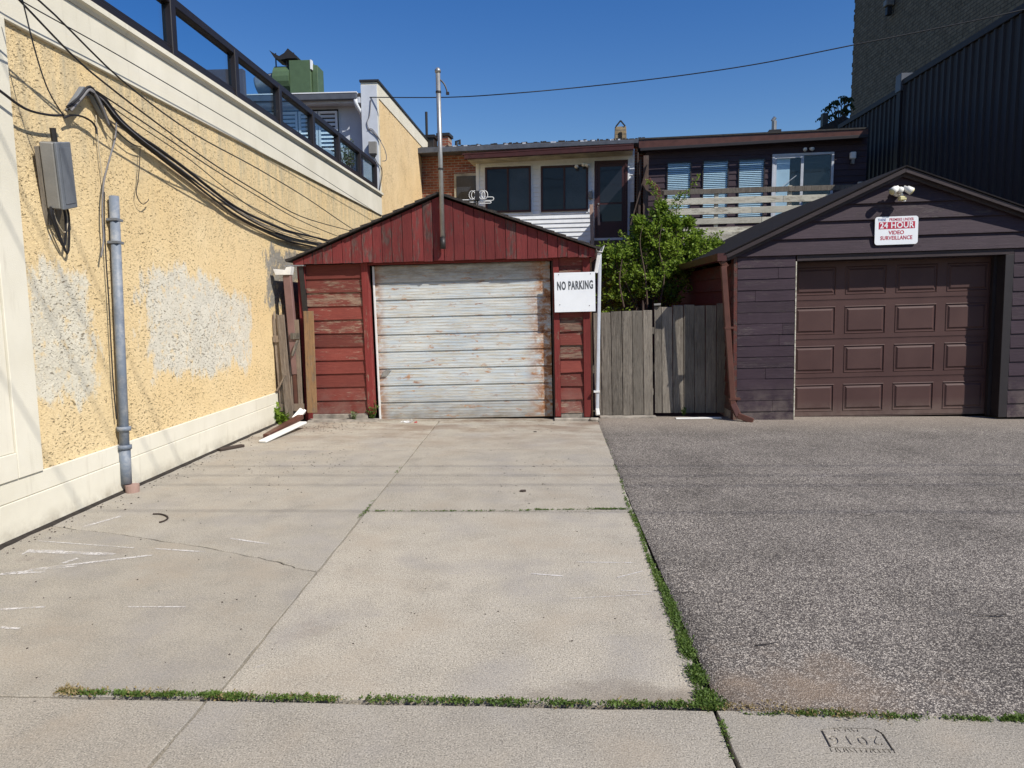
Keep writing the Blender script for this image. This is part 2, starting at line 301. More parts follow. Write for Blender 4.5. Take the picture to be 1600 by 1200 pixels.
def mk_door_white():
    t = NT('old_white_door', 0.45, 0.4); p = t.obj; v = t.rnd(9.0)
    s1 = t.noise(t.vmul(v, (1.0, 1, 9)), 2.0, 6, 0.7); s2 = t.noise(t.vmul(v, (0.7, 1, 14)), 5.0, 5, 0.7); b = t.noise(p, 1.3, 4)
    c = t.mix(t.ramp(b, [(0.35, 0), (0.65, 1)]), (0.40, 0.47, 0.53), (0.52, 0.56, 0.57))
    c = t.mix(t.ramp(s1, [(0.45, 0.0), (0.68, 0.75)]), c, (0.64, 0.65, 0.62))
    c = t.mix(t.ramp(s2, [(0.47, 0.0), (0.64, 0.8)]), c, (0.42, 0.36, 0.25))
    # grime on the bottom and the top sections
    z = t.xyz(p, 'Z'); lo = t.n('ShaderNodeMapRange', 0, Value=z, From_Min=0.5, From_Max=0.0); hi = t.n('ShaderNodeMapRange', 0, Value=z, From_Min=1.80, From_Max=2.0)
    g = t.noise(t.vmul(p, (1.5, 1, 5)), 2.5, 6, 0.7)
    c = t.mix(t.m2('MULTIPLY', t.m2('MAXIMUM', lo, hi), t.ramp(g, [(0.30, 0.25), (0.62, 0.9)])), c, (0.20, 0.175, 0.145))
    # rust: in a band by the right edge and in scattered bleeding spots
    x = t.xyz(p, 'X'); rx = t.n('ShaderNodeMapRange', 0, Value=x, From_Min=0.82, From_Max=1.08); lx = t.n('ShaderNodeMapRange', 0, Value=x, From_Min=-1.06, From_Max=-1.22)
    rn = t.noise(t.vmul(p, (3.2, 1, 4.5)), 2.0, 6, 0.75, 0.4)
    e1 = t.m2('MULTIPLY', t.m2('MAXIMUM', rx, lx), t.ramp(rn, [(0.40, 0), (0.54, 1)]))
    sp = t.noise(t.vmul(v, (2.0, 1, 6.0)), 2.6, 6, 0.7); e2 = t.ramp(sp, [(0.57, 0), (0.67, 0.9)])
    c = t.mix(t.m2('MAXIMUM', e1, e2), c, t.mix(t.ramp(rn, [(0.45, 0), (0.66, 1)]), (0.42, 0.20, 0.075), (0.17, 0.06, 0.025)))
    M['old_white_door'] = t.fin(c, t.bump(t.noise(p, 30, 4), 0.2, 0.003))
mk_door_white()

def mk_brown_door():
    t = NT('brown_door_paint', 0.62, 0.3); p = t.obj
    g = t.noise(t.vmul(p, (3, 3, 30)), 5, 5, 0.6); c = t.mix(t.ramp(t.noise(p, 2.2, 3), [(0.3, 0), (0.7, 1)]), (0.056, 0.027, 0.025), (0.074, 0.038, 0.034))
    z = t.xyz(p, 'Z'); lo = t.n('ShaderNodeMapRange', 0, Value=z, From_Min=0.25, From_Max=0.0)
    c = t.mix(t.m2('MULTIPLY', lo, t.ramp(t.noise(p, 5, 5, .7), [(0.3, 0.2), (0.65, 0.8)])), c, (0.16, 0.12, 0.10))
    M['brown_door_paint'] = t.fin(c, t.bump(g, 0.3, 0.0015))
mk_brown_door()

def mk_conduit():
    t = NT('conduit_paint', 0.55, 0.4); p = t.obj; z = t.xyz(p, 'Z'); y = t.xyz(p, 'Y')
    n = t.noise(t.vmul(p, (2, 2, 1)), 4.5, 6, 0.75)
    side = t.n('ShaderNodeMapRange', 0, Value=y, From_Min=0.028, From_Max=-0.045)
    m = t.ramp(t.m2('ADD', t.m2('MULTIPLY', side, 0.65), t.m2('MULTIPLY', n, 0.9)), [(1.003, 0), (1.025, 1)])
    c = t.mix(m, t.mix(t.ramp(t.noise(p, 14, 5, .7), [(0.45, 0), (0.75, 1)]), (0.15, 0.18, 0.225), (0.30, 0.31, 0.32)), (0.60, 0.46, 0.22))
    M['conduit_paint'] = t.fin(c, t.bump(n, 0.4, 0.004))
mk_conduit()

def mk_black_paint():
    t = NT('black_paint', 0.45, 0.4); p = t.obj; n = t.noise(p, 14, 6, 0.75); s = t.noise(p, 3, 3)
    c = t.mix(t.ramp(n, [(0.66, 0), (0.72, 0.85)]), t.mix(s, (0.010, 0.009, 0.011), (0.020, 0.016, 0.018)), (0.28, 0.26, 0.24))
    M['black_paint'] = t.fin(c, t.bump(n, 0.3, 0.004))
mk_black_paint()

def mk_brick(name, c1, c2, mortar, sx, axis='xz'):
    t = NT(name, 0.9, 0.2); p = t.obj; x = t.xyz(p, axis[0].upper()); z = t.xyz(p, 'Z')
    nd = t.t.nodes.new('ShaderNodeTexBrick'); t.set(nd, 'Vector', t.n('ShaderNodeCombineXYZ', X=x, Y=z)); t.set(nd, 'Scale', 1.0)
    t.set(nd, 'Brick Width', 0.215 * sx); t.set(nd, 'Row Height', 0.075 * sx); t.set(nd, 'Mortar Size', 0.010 * sx); t.set(nd, 'Color1', c1); t.set(nd, 'Color2', c2); t.set(nd, 'Mortar', mortar); t.set(nd, 'Bias', -0.2)
    n = t.noise(p, 3, 5, 0.7); c = t.mix(1.0, nd.outputs[0], t.ramp(n, [(0.3, 0.6), (0.7, 1.25)]), 'MULTIPLY')
    M[name] = t.fin(c, t.bump(t.m2('SUBTRACT', t.m2('MULTIPLY', t.noise(p, 40, 4), 0.5), nd.outputs['Fac']), 0.8, 0.012))
mk_brick('red_brick', (0.24, 0.075, 0.045), (0.33, 0.12, 0.07), (0.30, 0.25, 0.20), 1.0)
mk_brick('tall_brick', (0.20, 0.165, 0.115), (0.25, 0.205, 0.145), (0.12, 0.10, 0.075), 1.7, 'yz')
mk_brick('stone_chimney', (0.30, 0.23, 0.14), (0.38, 0.30, 0.20), (0.2, 0.17, 0.13), 1.6)
mk_brick('cellar_brick', (0.07, 0.05, 0.045), (0.09, 0.065, 0.05), (0.05, 0.045, 0.04), 1.0)

def mk_metal_wall():
    t = NT('dark_cladding', 0.60, 0.30); p = t.obj; n = t.noise(t.vmul(p, (1, 3, 0.5)), 2, 4)
    c = t.mix(n, (0.013, 0.012, 0.015), (0.021, 0.019, 0.024)); M['dark_cladding'] = t.fin(c)
mk_metal_wall()

def mk_glass(name, tint, k, rough=0.02):
    m = bpy.data.materials.new(name); m.use_nodes = True; t = m.node_tree; t.nodes.clear()
    o = t.nodes.new('ShaderNodeOutputMaterial'); mx = t.nodes.new('ShaderNodeMixShader'); tr = t.nodes.new('ShaderNodeBsdfTransparent'); g = t.nodes.new('ShaderNodeBsdfGlossy'); fr = t.nodes.new('ShaderNodeFresnel')
    ge = t.nodes.new('ShaderNodeNewGeometry'); mr = t.nodes.new('ShaderNodeMapRange'); mr.inputs['To Min'].default_value = k; mr.inputs['To Max'].default_value = 1 / k
    t.links.new(ge.outputs['Backfacing'], mr.inputs['Value']); t.links.new(mr.outputs[0], fr.inputs[0]); tr.inputs[0].default_value = tint + (1,); g.inputs['Roughness'].default_value = rough
    t.links.new(fr.outputs[0], mx.inputs[0]); t.links.new(tr.outputs[0], mx.inputs[1]); t.links.new(g.outputs[0], mx.inputs[2]); t.links.new(mx.outputs[0], o.inputs[0]); M[name] = m
mk_glass('rail_glass', (0.78, 0.90, 0.96), 1.25); mk_glass('window_glass', (0.86, 0.93, 0.97), 1.45)
def mk_dark_glass():
    t = NT('dark_pane', 0.04, 0.35); n = t.noise(t.rnd(), 1.5, 3); M['dark_pane'] = t.fin(t.mix(n, (0.010, 0.011, 0.016), (0.022, 0.026, 0.036)), t.bump(t.noise(t.rnd(), 3.0, 2), 0.06, 0.02))
mk_dark_glass()
plain('screened_pane', (0.035, 0.042, 0.058), 0.12, dirt=0.25, scale=2)
def mk_leaf(name, c1, c2, tr=0.35):
    t = NT(name, 0.55, 0.3); v = t.obj; n = t.noise(v, 45, 2, 0.5); n2 = t.noise(v, 2.2, 3)
    c = t.mix(t.ramp(t.m2('ADD', t.m2('MULTIPLY', n, .7), t.m2('MULTIPLY', n2, .3)), [(0.35, 0), (0.65, 1)]), c1, c2)
    t.set(t.b, 'Base Color', c)
    tl = t.t.nodes.new('ShaderNodeBsdfTranslucent'); t.set(tl, 'Color', c); mx = t.t.nodes.new('ShaderNodeMixShader'); mx.inputs[0].default_value = tr
    t.t.links.new(t.b.outputs[0], mx.inputs[1]); t.t.links.new(tl.outputs[0], mx.inputs[2]); t.t.links.new(mx.outputs[0], t.out.inputs[0]); M[name] = t.m
mk_leaf('leaf_bright', (0.085, 0.165, 0.018), (0.30, 0.41, 0.055), .45); mk_leaf('grass_green', (0.07, 0.125, 0.025), (0.14, 0.21, 0.045)); mk_leaf('leaf_dark', (0.02, 0.04, 0.012), (0.05, 0.08, 0.02)); mk_leaf('leaf_pale', (0.12, 0.16, 0.07), (0.2, 0.24, 0.12))
mk_leaf('dry_grass', (0.20, 0.15, 0.06), (0.30, 0.24, 0.12), 0.2)
def mk_chalk():
    t = NT('chalk', 0.95, 0.1); n = t.noise(t.obj, 60, 5, 0.8); n2 = t.noise(t.obj, 6, 3)
    t.set(t.b, 'Alpha', t.m2('MULTIPLY', t.ramp(n, [(0.40, 0.0), (0.52, 0.85)]), t.ramp(n2, [(0.34, 0.25), (0.52, 1.0)]))); M['chalk'] = t.fin((0.62, 0.60, 0.58))
mk_chalk()

# ------------------------------------------------------------------ mesh helpers
class MB:
    def __init__(s): s.v = []; s.f = []
    def hexa(s, p):      # 8 points: bottom 4 ccw, top 4 ccw
        b = len(s.v); s.v += [tuple(q) for q in p]
        s.f += [tuple(b + i for i in q) for q in ((0, 3, 2, 1), (4, 5, 6, 7), (0, 1, 5, 4), (1, 2, 6, 5), (2, 3, 7, 6), (3, 0, 4, 7))]; return s
    def box(s, x0, x1, y0, y1, z0, z1):
        return s.hexa([(x0, y0, z0), (x1, y0, z0), (x1, y1, z0), (x0, y1, z0), (x0, y0, z1), (x1, y0, z1), (x1, y1, z1), (x0, y1, z1)])
    def ext(s, pts, ax, a, b_):   # polygon in the two other axes extruded along ax
        n = len(pts); b = len(s.v)
        for q in (a, b_):
            for (u, w) in pts: s.v.append({'x': (q, u, w), 'y': (u, q, w), 'z': (u, w, q)}[ax])
        s.f.append(tuple(b + i for i in range(n))); s.f.append(tuple(b + n + i for i in reversed(range(n))))
        for i in range(n): j = (i + 1) % n; s.f.append((b + j, b + i, b + n + i, b + n + j))
        return s
    def tube(s, pts, r, n=8, flat=1.0):
        pts = [Vector(p) for p in pts]; b = len(s.v); m = len(pts); rr = r if isinstance(r, (list, tuple)) else [r] * m; u0 = None
        for i, p in enumerate(pts):
            t = (pts[min(i + 1, m - 1)] - pts[max(i - 1, 0)]).normalized()
            if u0 is None: u0 = t.orthogonal().normalized()
            u = (u0 - t * u0.dot(t)).normalized(); w = t.cross(u); u0 = u
            for k in range(n):
                a = 2 * math.pi * k / n; s.v.append(tuple(p + u * math.cos(a) * rr[i] + w * math.sin(a) * rr[i] * flat))
        for i in range(m - 1):
            for k in range(n): k2 = (k + 1) % n; s.f.append((b + i * n + k, b + i * n + k2, b + (i + 1) * n + k2, b + (i + 1) * n + k))
        s.f.append(tuple(b + k for k in reversed(range(n)))); s.f.append(tuple(b + (m - 1) * n + k for k in range(n))); return s
    def obar(s, p, q, w, h, up=(0, 0, 1)):   # rectangular bar from p to q
        p = Vector(p); q = Vector(q); t = (q - p).normalized(); sd = t.cross(Vector(up)).normalized() * w / 2; u = sd.cross(t).normalized() * h / 2
        return s.hexa([p - sd - u, p + sd - u, q + sd - u, q - sd - u, p - sd + u, p + sd + u, q + sd + u, q - sd + u])
    def quad(s, a, b_, c, d): b = len(s.v); s.v += [tuple(a), tuple(b_), tuple(c), tuple(d)]; s.f.append((b, b + 1, b + 2, b + 3)); return s
    def tri(s, a, b_, c): b = len(s.v); s.v += [tuple(a), tuple(b_), tuple(c)]; s.f.append((b, b + 1, b + 2)); return s
    def build(s, name, mat, parent=None, bevel=0, smooth=False, label=None, kind=None, fix=True):
        me = bpy.data.meshes.new(name); me.from_pydata(s.v, [], s.f); me.validate()
        if bevel or fix:
            bm = bmesh.new(); bm.from_mesh(me)
            if fix: bmesh.ops.recalc_face_normals(bm, faces=bm.faces)
            if bevel: bmesh.ops.bevel(bm, geom=bm.edges[:] , offset=bevel, segments=1, affect='EDGES', profile=0.5, clamp_overlap=True)
            bm.to_mesh(me); bm.free()
        if smooth:
            for p in me.polygons: p.use_smooth = True
        me.materials.append(M[mat]); o = bpy.data.objects.new(name, me); C.objects.link(o)
        if parent: o.parent = parent
        if label: o['label'] = label
        if kind: o['kind'] = kind
        return o
def tag(o, label, cat, group=None, kind=None):
    o['label'] = label; o['category'] = cat
    if group: o['group'] = group
    if kind: o['kind'] = kind
    return o
def thing(name, label, cat, loc=(0, 0, 0), rot=(0, 0, 0), group=None):
    o = bpy.data.objects.new(name, None); o.empty_display_size = 0.2; C.objects.link(o); o.location = loc; o.rotation_euler = rot
    return tag(o, label, cat, group)
def struct(name, mb, mat, parent=None, **k):
    o = mb.build(name, mat, parent, **k)
    if not parent: o['kind'] = 'structure'
    return o
def copy(o, parent, loc=None, rot=None, name=None):
    c = o.copy(); C.objects.link(c); c.parent = parent
    if loc is not None: c.location = loc
    if rot is not None: c.rotation_euler = rot
    return c
def rr(a, b): return random.uniform(a, b)
def smooth_pts(p, n=6):      # Catmull-Rom
    p = [Vector(q) for q in p]; out = []
    for i in range(len(p) - 1):
        a, b, c, d = p[max(i - 1, 0)], p[i], p[i + 1], p[min(i + 2, len(p) - 1)]
        for k in range(n):
            t = k / n; out.append(0.5 * ((2 * b) + (c - a) * t + (2 * a - 5 * b + 4 * c - d) * t * t + (-a + 3 * b - 3 * c + d) * t ** 3))
    return out + [p[-1]]
def text_mesh(s, size, ext=0.0015, sx=1.0, bold=0.0, space=1.0):
    cu = bpy.data.curves.new('t', 'FONT'); cu.body = s; cu.size = size; cu.align_x = 'CENTER'; cu.align_y = 'CENTER'; cu.extrude = ext; cu.offset = bold; cu.space_character = space; cu.resolution_u = 3
    o = bpy.data.objects.new('t', cu); C.objects.link(o); bpy.context.view_layer.update()
    me = bpy.data.meshes.new_from_object(o.evaluated_get(bpy.context.evaluated_depsgraph_get())); bpy.data.objects.remove(o)
    for v in me.vertices: v.co.x *= sx
    return me
def text_obj(name, s, size, mat, parent, loc, rot, **k):
    me = text_mesh(s, size, **k); me.materials.clear(); me.materials.append(M[mat]); o = bpy.data.objects.new(name, me); C.objects.link(o); o.parent = parent; o.location = loc; o.rotation_euler = rot; return o

# ================================================================== THE GROUND
struct('ground', MB().quad((-500, -500, -0.06), (500, -500, -0.06), (500, 700, -0.06), (-500, 700, -0.06)), 'soil', fix=False)
struct('back_yard', MB().quad((-3.7, 9.75, -0.02), (8.7, 9.75, -0.02), (8.7, 24, -0.02), (-3.7, 24, -0.02)), 'yard', fix=False)

def jit_edge(p, q, amp=0.004, step=0.12):
    p = Vector(p); q = Vector(q); n = max(1, int((q - p).length / step)); nrm = (q - p).normalized().orthogonal()
    nrm = Vector((-(q - p).normalized().y, (q - p).normalized().x))
    return [p + (q - p) * i / n + nrm * (rr(-amp, amp) if i else 0) for i in range(n)]
def slab(name, poly, mat, parent, z=0.0, th=0.10, jitter=0.004, gap=0.003):
    # poly: XY corner points; edges slightly ragged, top edge chamfered
    c = sum((Vector(p) for p in poly), Vector((0, 0))) / len(poly)
    pts = []
    for i in range(len(poly)): pts += jit_edge(poly[i], poly[(i + 1) % len(poly)], jitter)
    bm = bmesh.new(); vs_ = [bm.verts.new((p.x, p.y, z)) for p in pts]; f = bm.faces.new(vs_); bm.normal_update()
    if f.normal.z < 0: f.normal_flip()
    bmesh.ops.inset_individual(bm, faces=[f], thickness=gap, depth=0.0)
    for v in {v for ed in bm.edges if ed.is_boundary for v in ed.verts}: v.co.z -= 0.003
    bmesh.ops.triangulate(bm, faces=[g for g in bm.faces if len(g.verts) > 4])
    e = [ed for ed in bm.edges if ed.is_boundary]; ex = bmesh.ops.extrude_edge_only(bm, edges=e)
    for v in [g for g in ex['geom'] if isinstance(g, bmesh.types.BMVert)]: v.co.z = z - th
    bmesh.ops.contextual_create(bm, geom=[ed for ed in bm.edges if ed.is_boundary])
    bmesh.ops.recalc_face_normals(bm, faces=bm.faces)
    me = bpy.data.meshes.new(name); bm.to_mesh(me); bm.free(); me.materials.append(M[mat]); o = bpy.data.objects.new(name, me); C.objects.link(o); o.parent = parent; return o

# driveway: a bed of soil with concrete slabs on it
drive = struct('concrete_driveway', MB().quad((-3.76, 2.60, -0.045), (0.72, 2.60, -0.045), (0.72, 9.62, -0.045), (-3.76, 9.62, -0.045)), 'soil', fix=False)
def JX(y): return -1.376 - (y - 2.73) * 0.0185          # the long joint
g_ = 0.0075
Yc1, Yc2 = 5.33, 7.68
crack = [G(*p).xy for p in ((62, 824), (110, 826), (165, 831), (215, 839), (262, 846), (310, 853), (352, 861), (395, 869), (432, 877), (462, 886), (486, 893))]
crack = [Vector((-3.70, crack[0].y + 0.05))] + [p + Vector((0, rr(-.012, .012))) for p in crack[1:-1]] + [Vector((JX(crack[-1].y) - g_, crack[-1].y))]
YL = 2.690
cr_ = []
for a_, b_ in zip(crack[:-1], crack[1:]):
    for k in range(5): q_ = a_.lerp(b_, k / 5); cr_.append(q_ + Vector((0, .016 * mnoise.noise((q_.x * 11, 2, 2)) + rr(-.004, .004))))
crack = [crack[0]] + cr_[1:] + [crack[-1]]
hw = [.0035 + .006 * max(0, mnoise.noise((q.x * 5, 7, 1)) + .25) for q in crack]
slab('slab', [(-3.70, 2.668), (-2.1, 2.672), (JX(YL) - g_, YL)] + [p - Vector((0, h)) for p, h in reversed(list(zip(crack, hw)))], 'driveway_smooth', drive)
slab('slab', [p + Vector((0, h)) for p, h in zip(crack, hw)] + [(JX(7.6) - g_, 7.60), (-3.70, 7.58)], 'driveway_smooth', drive)
slab('slab', [(-3.70, 7.588), (JX(7.6) - g_, 7.608), (JX(9.5) - g_, 9.52), (-3.70, 9.50)], 'driveway_concrete', drive)
slab('slab', [(JX(YL) + g_, YL), (0.635, YL), (0.640, Yc1 - g_), (JX(Yc1) + g_, Yc1 - g_ - .02)], 'driveway_concrete', drive)
slab('slab', [(JX(Yc1) + g_, Yc1 + g_ - .02), (0.640, Yc1 + g_), (0.648, Yc2 - .003), (JX(Yc2) + g_, Yc2 - .003)], 'driveway_concrete', drive)
slab('slab', [(JX(Yc2) + g_, Yc2 + .003), (0.648, Yc2 + .003), (0.655, 9.52), (JX(9.5) + g_, 9.52)], 'driveway_concrete', drive)
# the pavement
walk = struct('sidewalk', MB().quad((-12, 0.4, -0.05), (14, 0.4, -0.05), (14, 2.70, -0.05), (-12, 2.70, -0.05)), 'soil', fix=False)
xs = [-11.8, -9.7, -7.6, -5.5, -3.45, -1.402, 0.645, 2.70, 4.75, 6.8, 8.9, 11.0, 13.0]
walks = []
for i in range(len(xs) - 1):
    tilt = -0.0
    walks.append(slab('slab', [(xs[i] + .008, 0.5), (xs[i + 1] - .008, 0.5), (xs[i + 1] - .008 - (0.0 if i != 6 else 0), 2.655), (xs[i] + .006, 2.66)], 'sidewalk_concrete', walk))
struct('road', MB().quad((-60, -9, -0.055), (60, -9, -0.055), (60, 0.42, -0.055), (-60, 0.42, -0.055)), 'asphalt', fix=False)
# contractor's stamp pressed into the pavement slab
def press(slab_o, cutters):
    for cme, mat in cutters:
        co = bpy.data.objects.new('cut', cme); C.objects.link(co); co.matrix_world = mat
        md = slab_o.modifiers.new('b', 'BOOLEAN'); md.operation = 'DIFFERENCE'; md.solver = 'EXACT'; md.use_self = True; md.object = co
        bpy.context.view_layer.update(); dg = bpy.context.evaluated_depsgraph_get()
        me = bpy.data.meshes.new_from_object(slab_o.evaluated_get(dg)); slab_o.modifiers.clear(); 
        slab_o.data = me if len(me.polygons) > 10 else slab_o.data
        bpy.data.objects.remove(co)
S0 = [G(*p) for p in ((1283, 1140), (1297, 1167), (1395, 1172), (1378, 1146), (1366, 1139), (1312, 1137))]
mb = MB()
for i in range(len(S0)):
    a, b = S0[i], S0[(i + 1) % len(S0)]; mb.obar((a.x, a.y, 0), (b.x, b.y, 0), 0.009 if i in (2, 3, 0) else 0.005, 0.016)
try:
    me = bpy.data.meshes.new('c'); me.from_pydata(mb.v, [], mb.f)
    parts = []
    ctr = G(1335, 1156)
    tm = text_mesh('2016', 0.076, ext=0.0045, bold=0.0008, space=1.3)
    parts.append((tm, Matrix.Translation((ctr.x, ctr.y, 0)) @ Matrix.Rotation(math.pi, 4, 'Z')))
    rows = MB()
    for (yy, xa, xb) in ((ctr.y + 0.062, -0.05, 0.05), (ctr.y - 0.062, -0.11, 0.12)):
        x = xa
        while x < xb:
            rows.obar((ctr.x + x, yy - 0.012, 0), (ctr.x + x + rr(-.008, .008), yy + 0.012, 0), 0.004, 0.010); x += rr(0.012, 0.02)
    m2_ = bpy.data.meshes.new('c2'); m2_.from_pydata(rows.v, [], rows.f)
    press(walks[7 if S0[0].x > 2.7 else 6], [(me, Matrix()), parts[0], (m2_, Matrix())])
except Exception as ex_: print('stamp', ex_)

# asphalt lot, slightly domed, edge next to the grass ragged
def asph():
    mb = MB(); nx, ny = 60, 50; xs_ = [0.0] * (nx + 1)
    for j in range(ny + 1):
        y = 2.665 + (9.86 - 2.665) * j / ny
        x0 = 0.656 + (0.020 * max(0, 1 - (y - 2.66) / 3.0)) + mnoise.noise((0, y * 3, 0)) * 0.006
        for i in range(nx + 1):
            x = x0 + (9.2 - x0) * (i / nx) ** 1.3
            z = -0.004 + 0.012 * mnoise.noise((x * 0.6, y * 0.6, 3)) + 0.004 * mnoise.noise((x * 3, y * 3, 1))
            if y > 9.4: z = 0.0
            if i == 0: z = -0.02
            mb.v.append((x, y, z))
    for j in range(ny):
        for i in range(nx): a = j * (nx + 1) + i; mb.f.append((a, a + 1, a + nx + 2, a + nx + 1))
    return mb
lot = struct('asphalt_lot', asph(), 'asphalt', smooth=True)
for pts in (((1022, 922), (1052, 925), (1068, 926), (1080, 924), (1096, 929)), ((1505, 955), (1540, 962), (1572, 960), (1600, 972)), ((1330, 800), (1352, 806), (1366, 803)), ((1180, 1008), (1198, 1006), (1216, 1003))):
    mb = MB(); P_ = [G(*p, .006) for p in pts]
    for a_, b_ in zip(P_[:-1], P_[1:]):
        w_ = rr(.002, .005); mb.quad(a_ + Vector((0, -w_, 0)), b_ + Vector((0, -w_, 0)), b_ + Vector((0, w_, 0)), a_ + Vector((0, w_, 0)))
    mb.build('crack', 'soil', lot, fix=False)

# ================================================================== YELLOW BUILDING (left)
XW = -3.73
yb = thing('yellow_building', 'long low building with pitted yellow stucco wall, cream plinth and cream cornice along the driveway', 'building', (XW, 9, 0))
def yw(y): return y - 9
MB().box(-6, 0, yw(-6), yw(23.2), 0.0, 3.56).build('stucco_wall', 'yellow_stucco', yb)
# object coordinates are relative to (XW, 9, 0): shift them to world for the patches
MB().box(0.0, 0.035, yw(-6), yw(23.2), -0.05, 0.265).build('plinth', 'cream_paint', yb, bevel=0.004)
MB().box(0.0, 0.026, yw(-6), yw(23.2), 0.268, 0.415).build('plinth_band', 'cream_paint', yb, bevel=0.004)
MB().box(-6, 0.030, yw(-6), yw(16.0), 3.56, 3.955).build('cornice', 'cream_paint', yb, bevel=0.003)
MB().ext([(0.0, 3.957), (0.035, 3.957), (0.055, 3.985), (0.085, 3.995), (0.085, 4.045), (-0.2, 4.05), (-0.2, 3.957)], 'y', 0, 1)
MB().ext([(0.0 + u, w) for (u, w) in ((-0.25, 3.957), (0.036, 3.957), (0.05, 3.985), (0.078, 3.995), (0.078, 4.04), (-0.25, 4.06))], 'y', yw(-6), yw(15.98)).build('cornice_moulding', 'cream_paint', yb)
# pilaster with a sunk panel
p_ = MB()
p_.box(0.0, 0.040, yw(4.66), yw(4.90), 0.417, 3.56); p_.build('pilaster', 'cream_paint', yb, bevel=0.003)
MB().box(0.0, 0.024, yw(3.4), yw(4.655), 0.60, 3.56).build('pilaster_panel', 'cream_paint', yb, bevel=0.003)
MB().box(0.0, 0.040, yw(3.4), yw(4.655), 0.417, 0.598).build('pilaster_foot', 'cream_paint', yb, bevel=0.003)
MB().box(-6, -0.002, yw(-6), yw(16), 3.96, 4.02).build('roof_deck', 'deck_wood', yb)
MB().box(-4.2, -3.8, yw(6), yw(15.6), 4.02, 6.75).build('inner_wall', 'purple_wall', yb)
MB().box(-3.79, -2.75, yw(15.45), yw(15.6), 4.02, 6.6).build('inner_wall', 'purple_wall', yb)

# glass railing on its roof edge
rl = thing('glass_railing', 'black painted railing with glass panes on the roof edge of the yellow building', 'railing', (XW - 0.02, 0, 4.04))
posts_y = [PX(px, py, XW).y for (px, py) in ((272, 40), (371, 115), (439, 160), (491, 200), (531, 228), (564, 255), (588, 275))]
d0 = posts_y[1] - posts_y[0]; posts_y = [posts_y[0] - 2 * d0, posts_y[0] - d0] + posts_y; posts_y[-1] = 15.72
MB().box(-0.10, 0.01, -2, 15.75, 0.022, 0.11).build('curb_board', 'black_paint', rl, bevel=0.006)
MB().box(-0.085, -0.005, -2, 15.74, 0.112, 0.150).build('bottom_rail', 'black_paint', rl, bevel=0.005)
MB().box(-0.095, 0.015, -2, 15.76, 0.545, 0.635).build('top_rail', 'black_paint', rl, bevel=0.008)
for y in posts_y: MB().box(-0.075, 0.022, y - 0.05, y + 0.05, 0.05, 0.60).build('post', 'black_paint', rl, bevel=0.006)
for a, b in zip(posts_y[:-1], posts_y[1:]): MB().box(-0.046, -0.038, a + 0.051, b - 0.051, 0.151, 0.544).build('glass_pane', 'rail_glass', rl)

# upper storey at the far end
YT = 16.0
tw = thing('upper_storey', 'flat roofed upper storey, yellow stucco flank and pale blue front with white louvred shutters', 'building', (XW, YT, 4.0))
def tz(px, py, d=0.0): q = PY(px, py, YT + d); return q.x - XW, q.z - 4.0
MB().ext([(0.10, -0.438), (7.2, -0.438), (7.2, 2.60), (0.10, 2.42)], 'x', -0.3, 0.0).build('side_wall', 'yellow_stucco_far', tw)
MB().ext([(0.0, -0.015), (0.098, -0.015), (0.098, 2.42), (0, 2.42)], 'x', -0.36, 0.012).build('corner_pier', 'cream_paint', tw, bevel=0.004)
MB().box(-.3, .014, 7.05, 7.205, -4, 2.2).build('corner_pier', 'cream_paint', tw)
MB().ext([(0.098, 2.10), (7.21, 2.24), (7.21, 2.602), (0.098, 2.422)], 'x', 0.001, 0.016).build('side_band', 'cream_paint', tw)
MB().ext([(-0.03, 2.424), (7.22, 2.606), (7.22, 2.65), (-0.03, 2.47)], 'x', -0.38, 0.045).build('coping', 'dark_metal', tw)
MB().box(-3.4, -0.36, 0.25, 0.45, 0.02, 2.1).build('front_wall', 'pale_blue_wall', tw)
MB().box(-0.36, -0.30, 0.02, 0.30, 0.02, 2.36).build('front_wall', 'pale_blue_wall', tw)
MB().box(-0.36, -0.004, -0.012, 0.0, 0.02, 2.36).build('front_pier', 'pale_blue_wall', tw, bevel=.003)
MB().box(-3.6, -0.30, 0.0, 6, 2.12, 2.20).build('roof', 'roof_tar', tw)
MB().box(-3.5, -0.37, -0.06, 0.30, 1.98, 2.10).build('soffit_board', 'white_aluminium', tw, bevel=.004)
MB().box(-3.5, -0.42, -0.17, -0.065, 2.03, 2.16).build('gutter', 'grey_gutter', tw, bevel=0.01)
MB().box(-3.5, -0.41, -0.178, -0.06, 2.163, 2.185).build('gutter_lip', 'white_vinyl', tw)
xa, _ = tz(462, 180); xb, _ = tz(523, 180)
for (x0, x1) in ((xa - 0.75, xa - 0.03), (xa, (xa + xb) / 2 - 0.01), ((xa + xb) / 2 + 0.01, xb)):
    fr = MB(); z0, z1 = 0.10, 1.88
    fr.box(x0, x0 + .045, .17, .22, z0, z1); fr.box(x1 - .045, x1, .17, .22, z0, z1); fr.box(x0 + .046, x1 - .046, .171, .219, z0, z0 + .05); fr.box(x0 + .046, x1 - .046, .171, .219, z1 - .05, z1)
    so = fr.build('shutter', 'louvre_white', tw)
    sl = MB(); z = z0 + .09
    while z < z1 - .06: sl.hexa([(x0 + .048, .17, z - .03), (x1 - .048, .17, z - .03), (x1 - .048, .178, z - .035), (x0 + .048, .178, z - .035), (x0 + .048, .212, z + .034), (x1 - .048, .212, z + .034), (x1 - .048, .22, z + .029), (x0 + .048, .22, z + .029)]); z += .088
    sl.build('louvre_slats', 'louvre_white', so)
MB().box(xa - 0.8, xb + .01, .232, .248, .05, 1.93).build('shutter_recess', 'interior', tw)
dx_, _ = tz(566, 200)
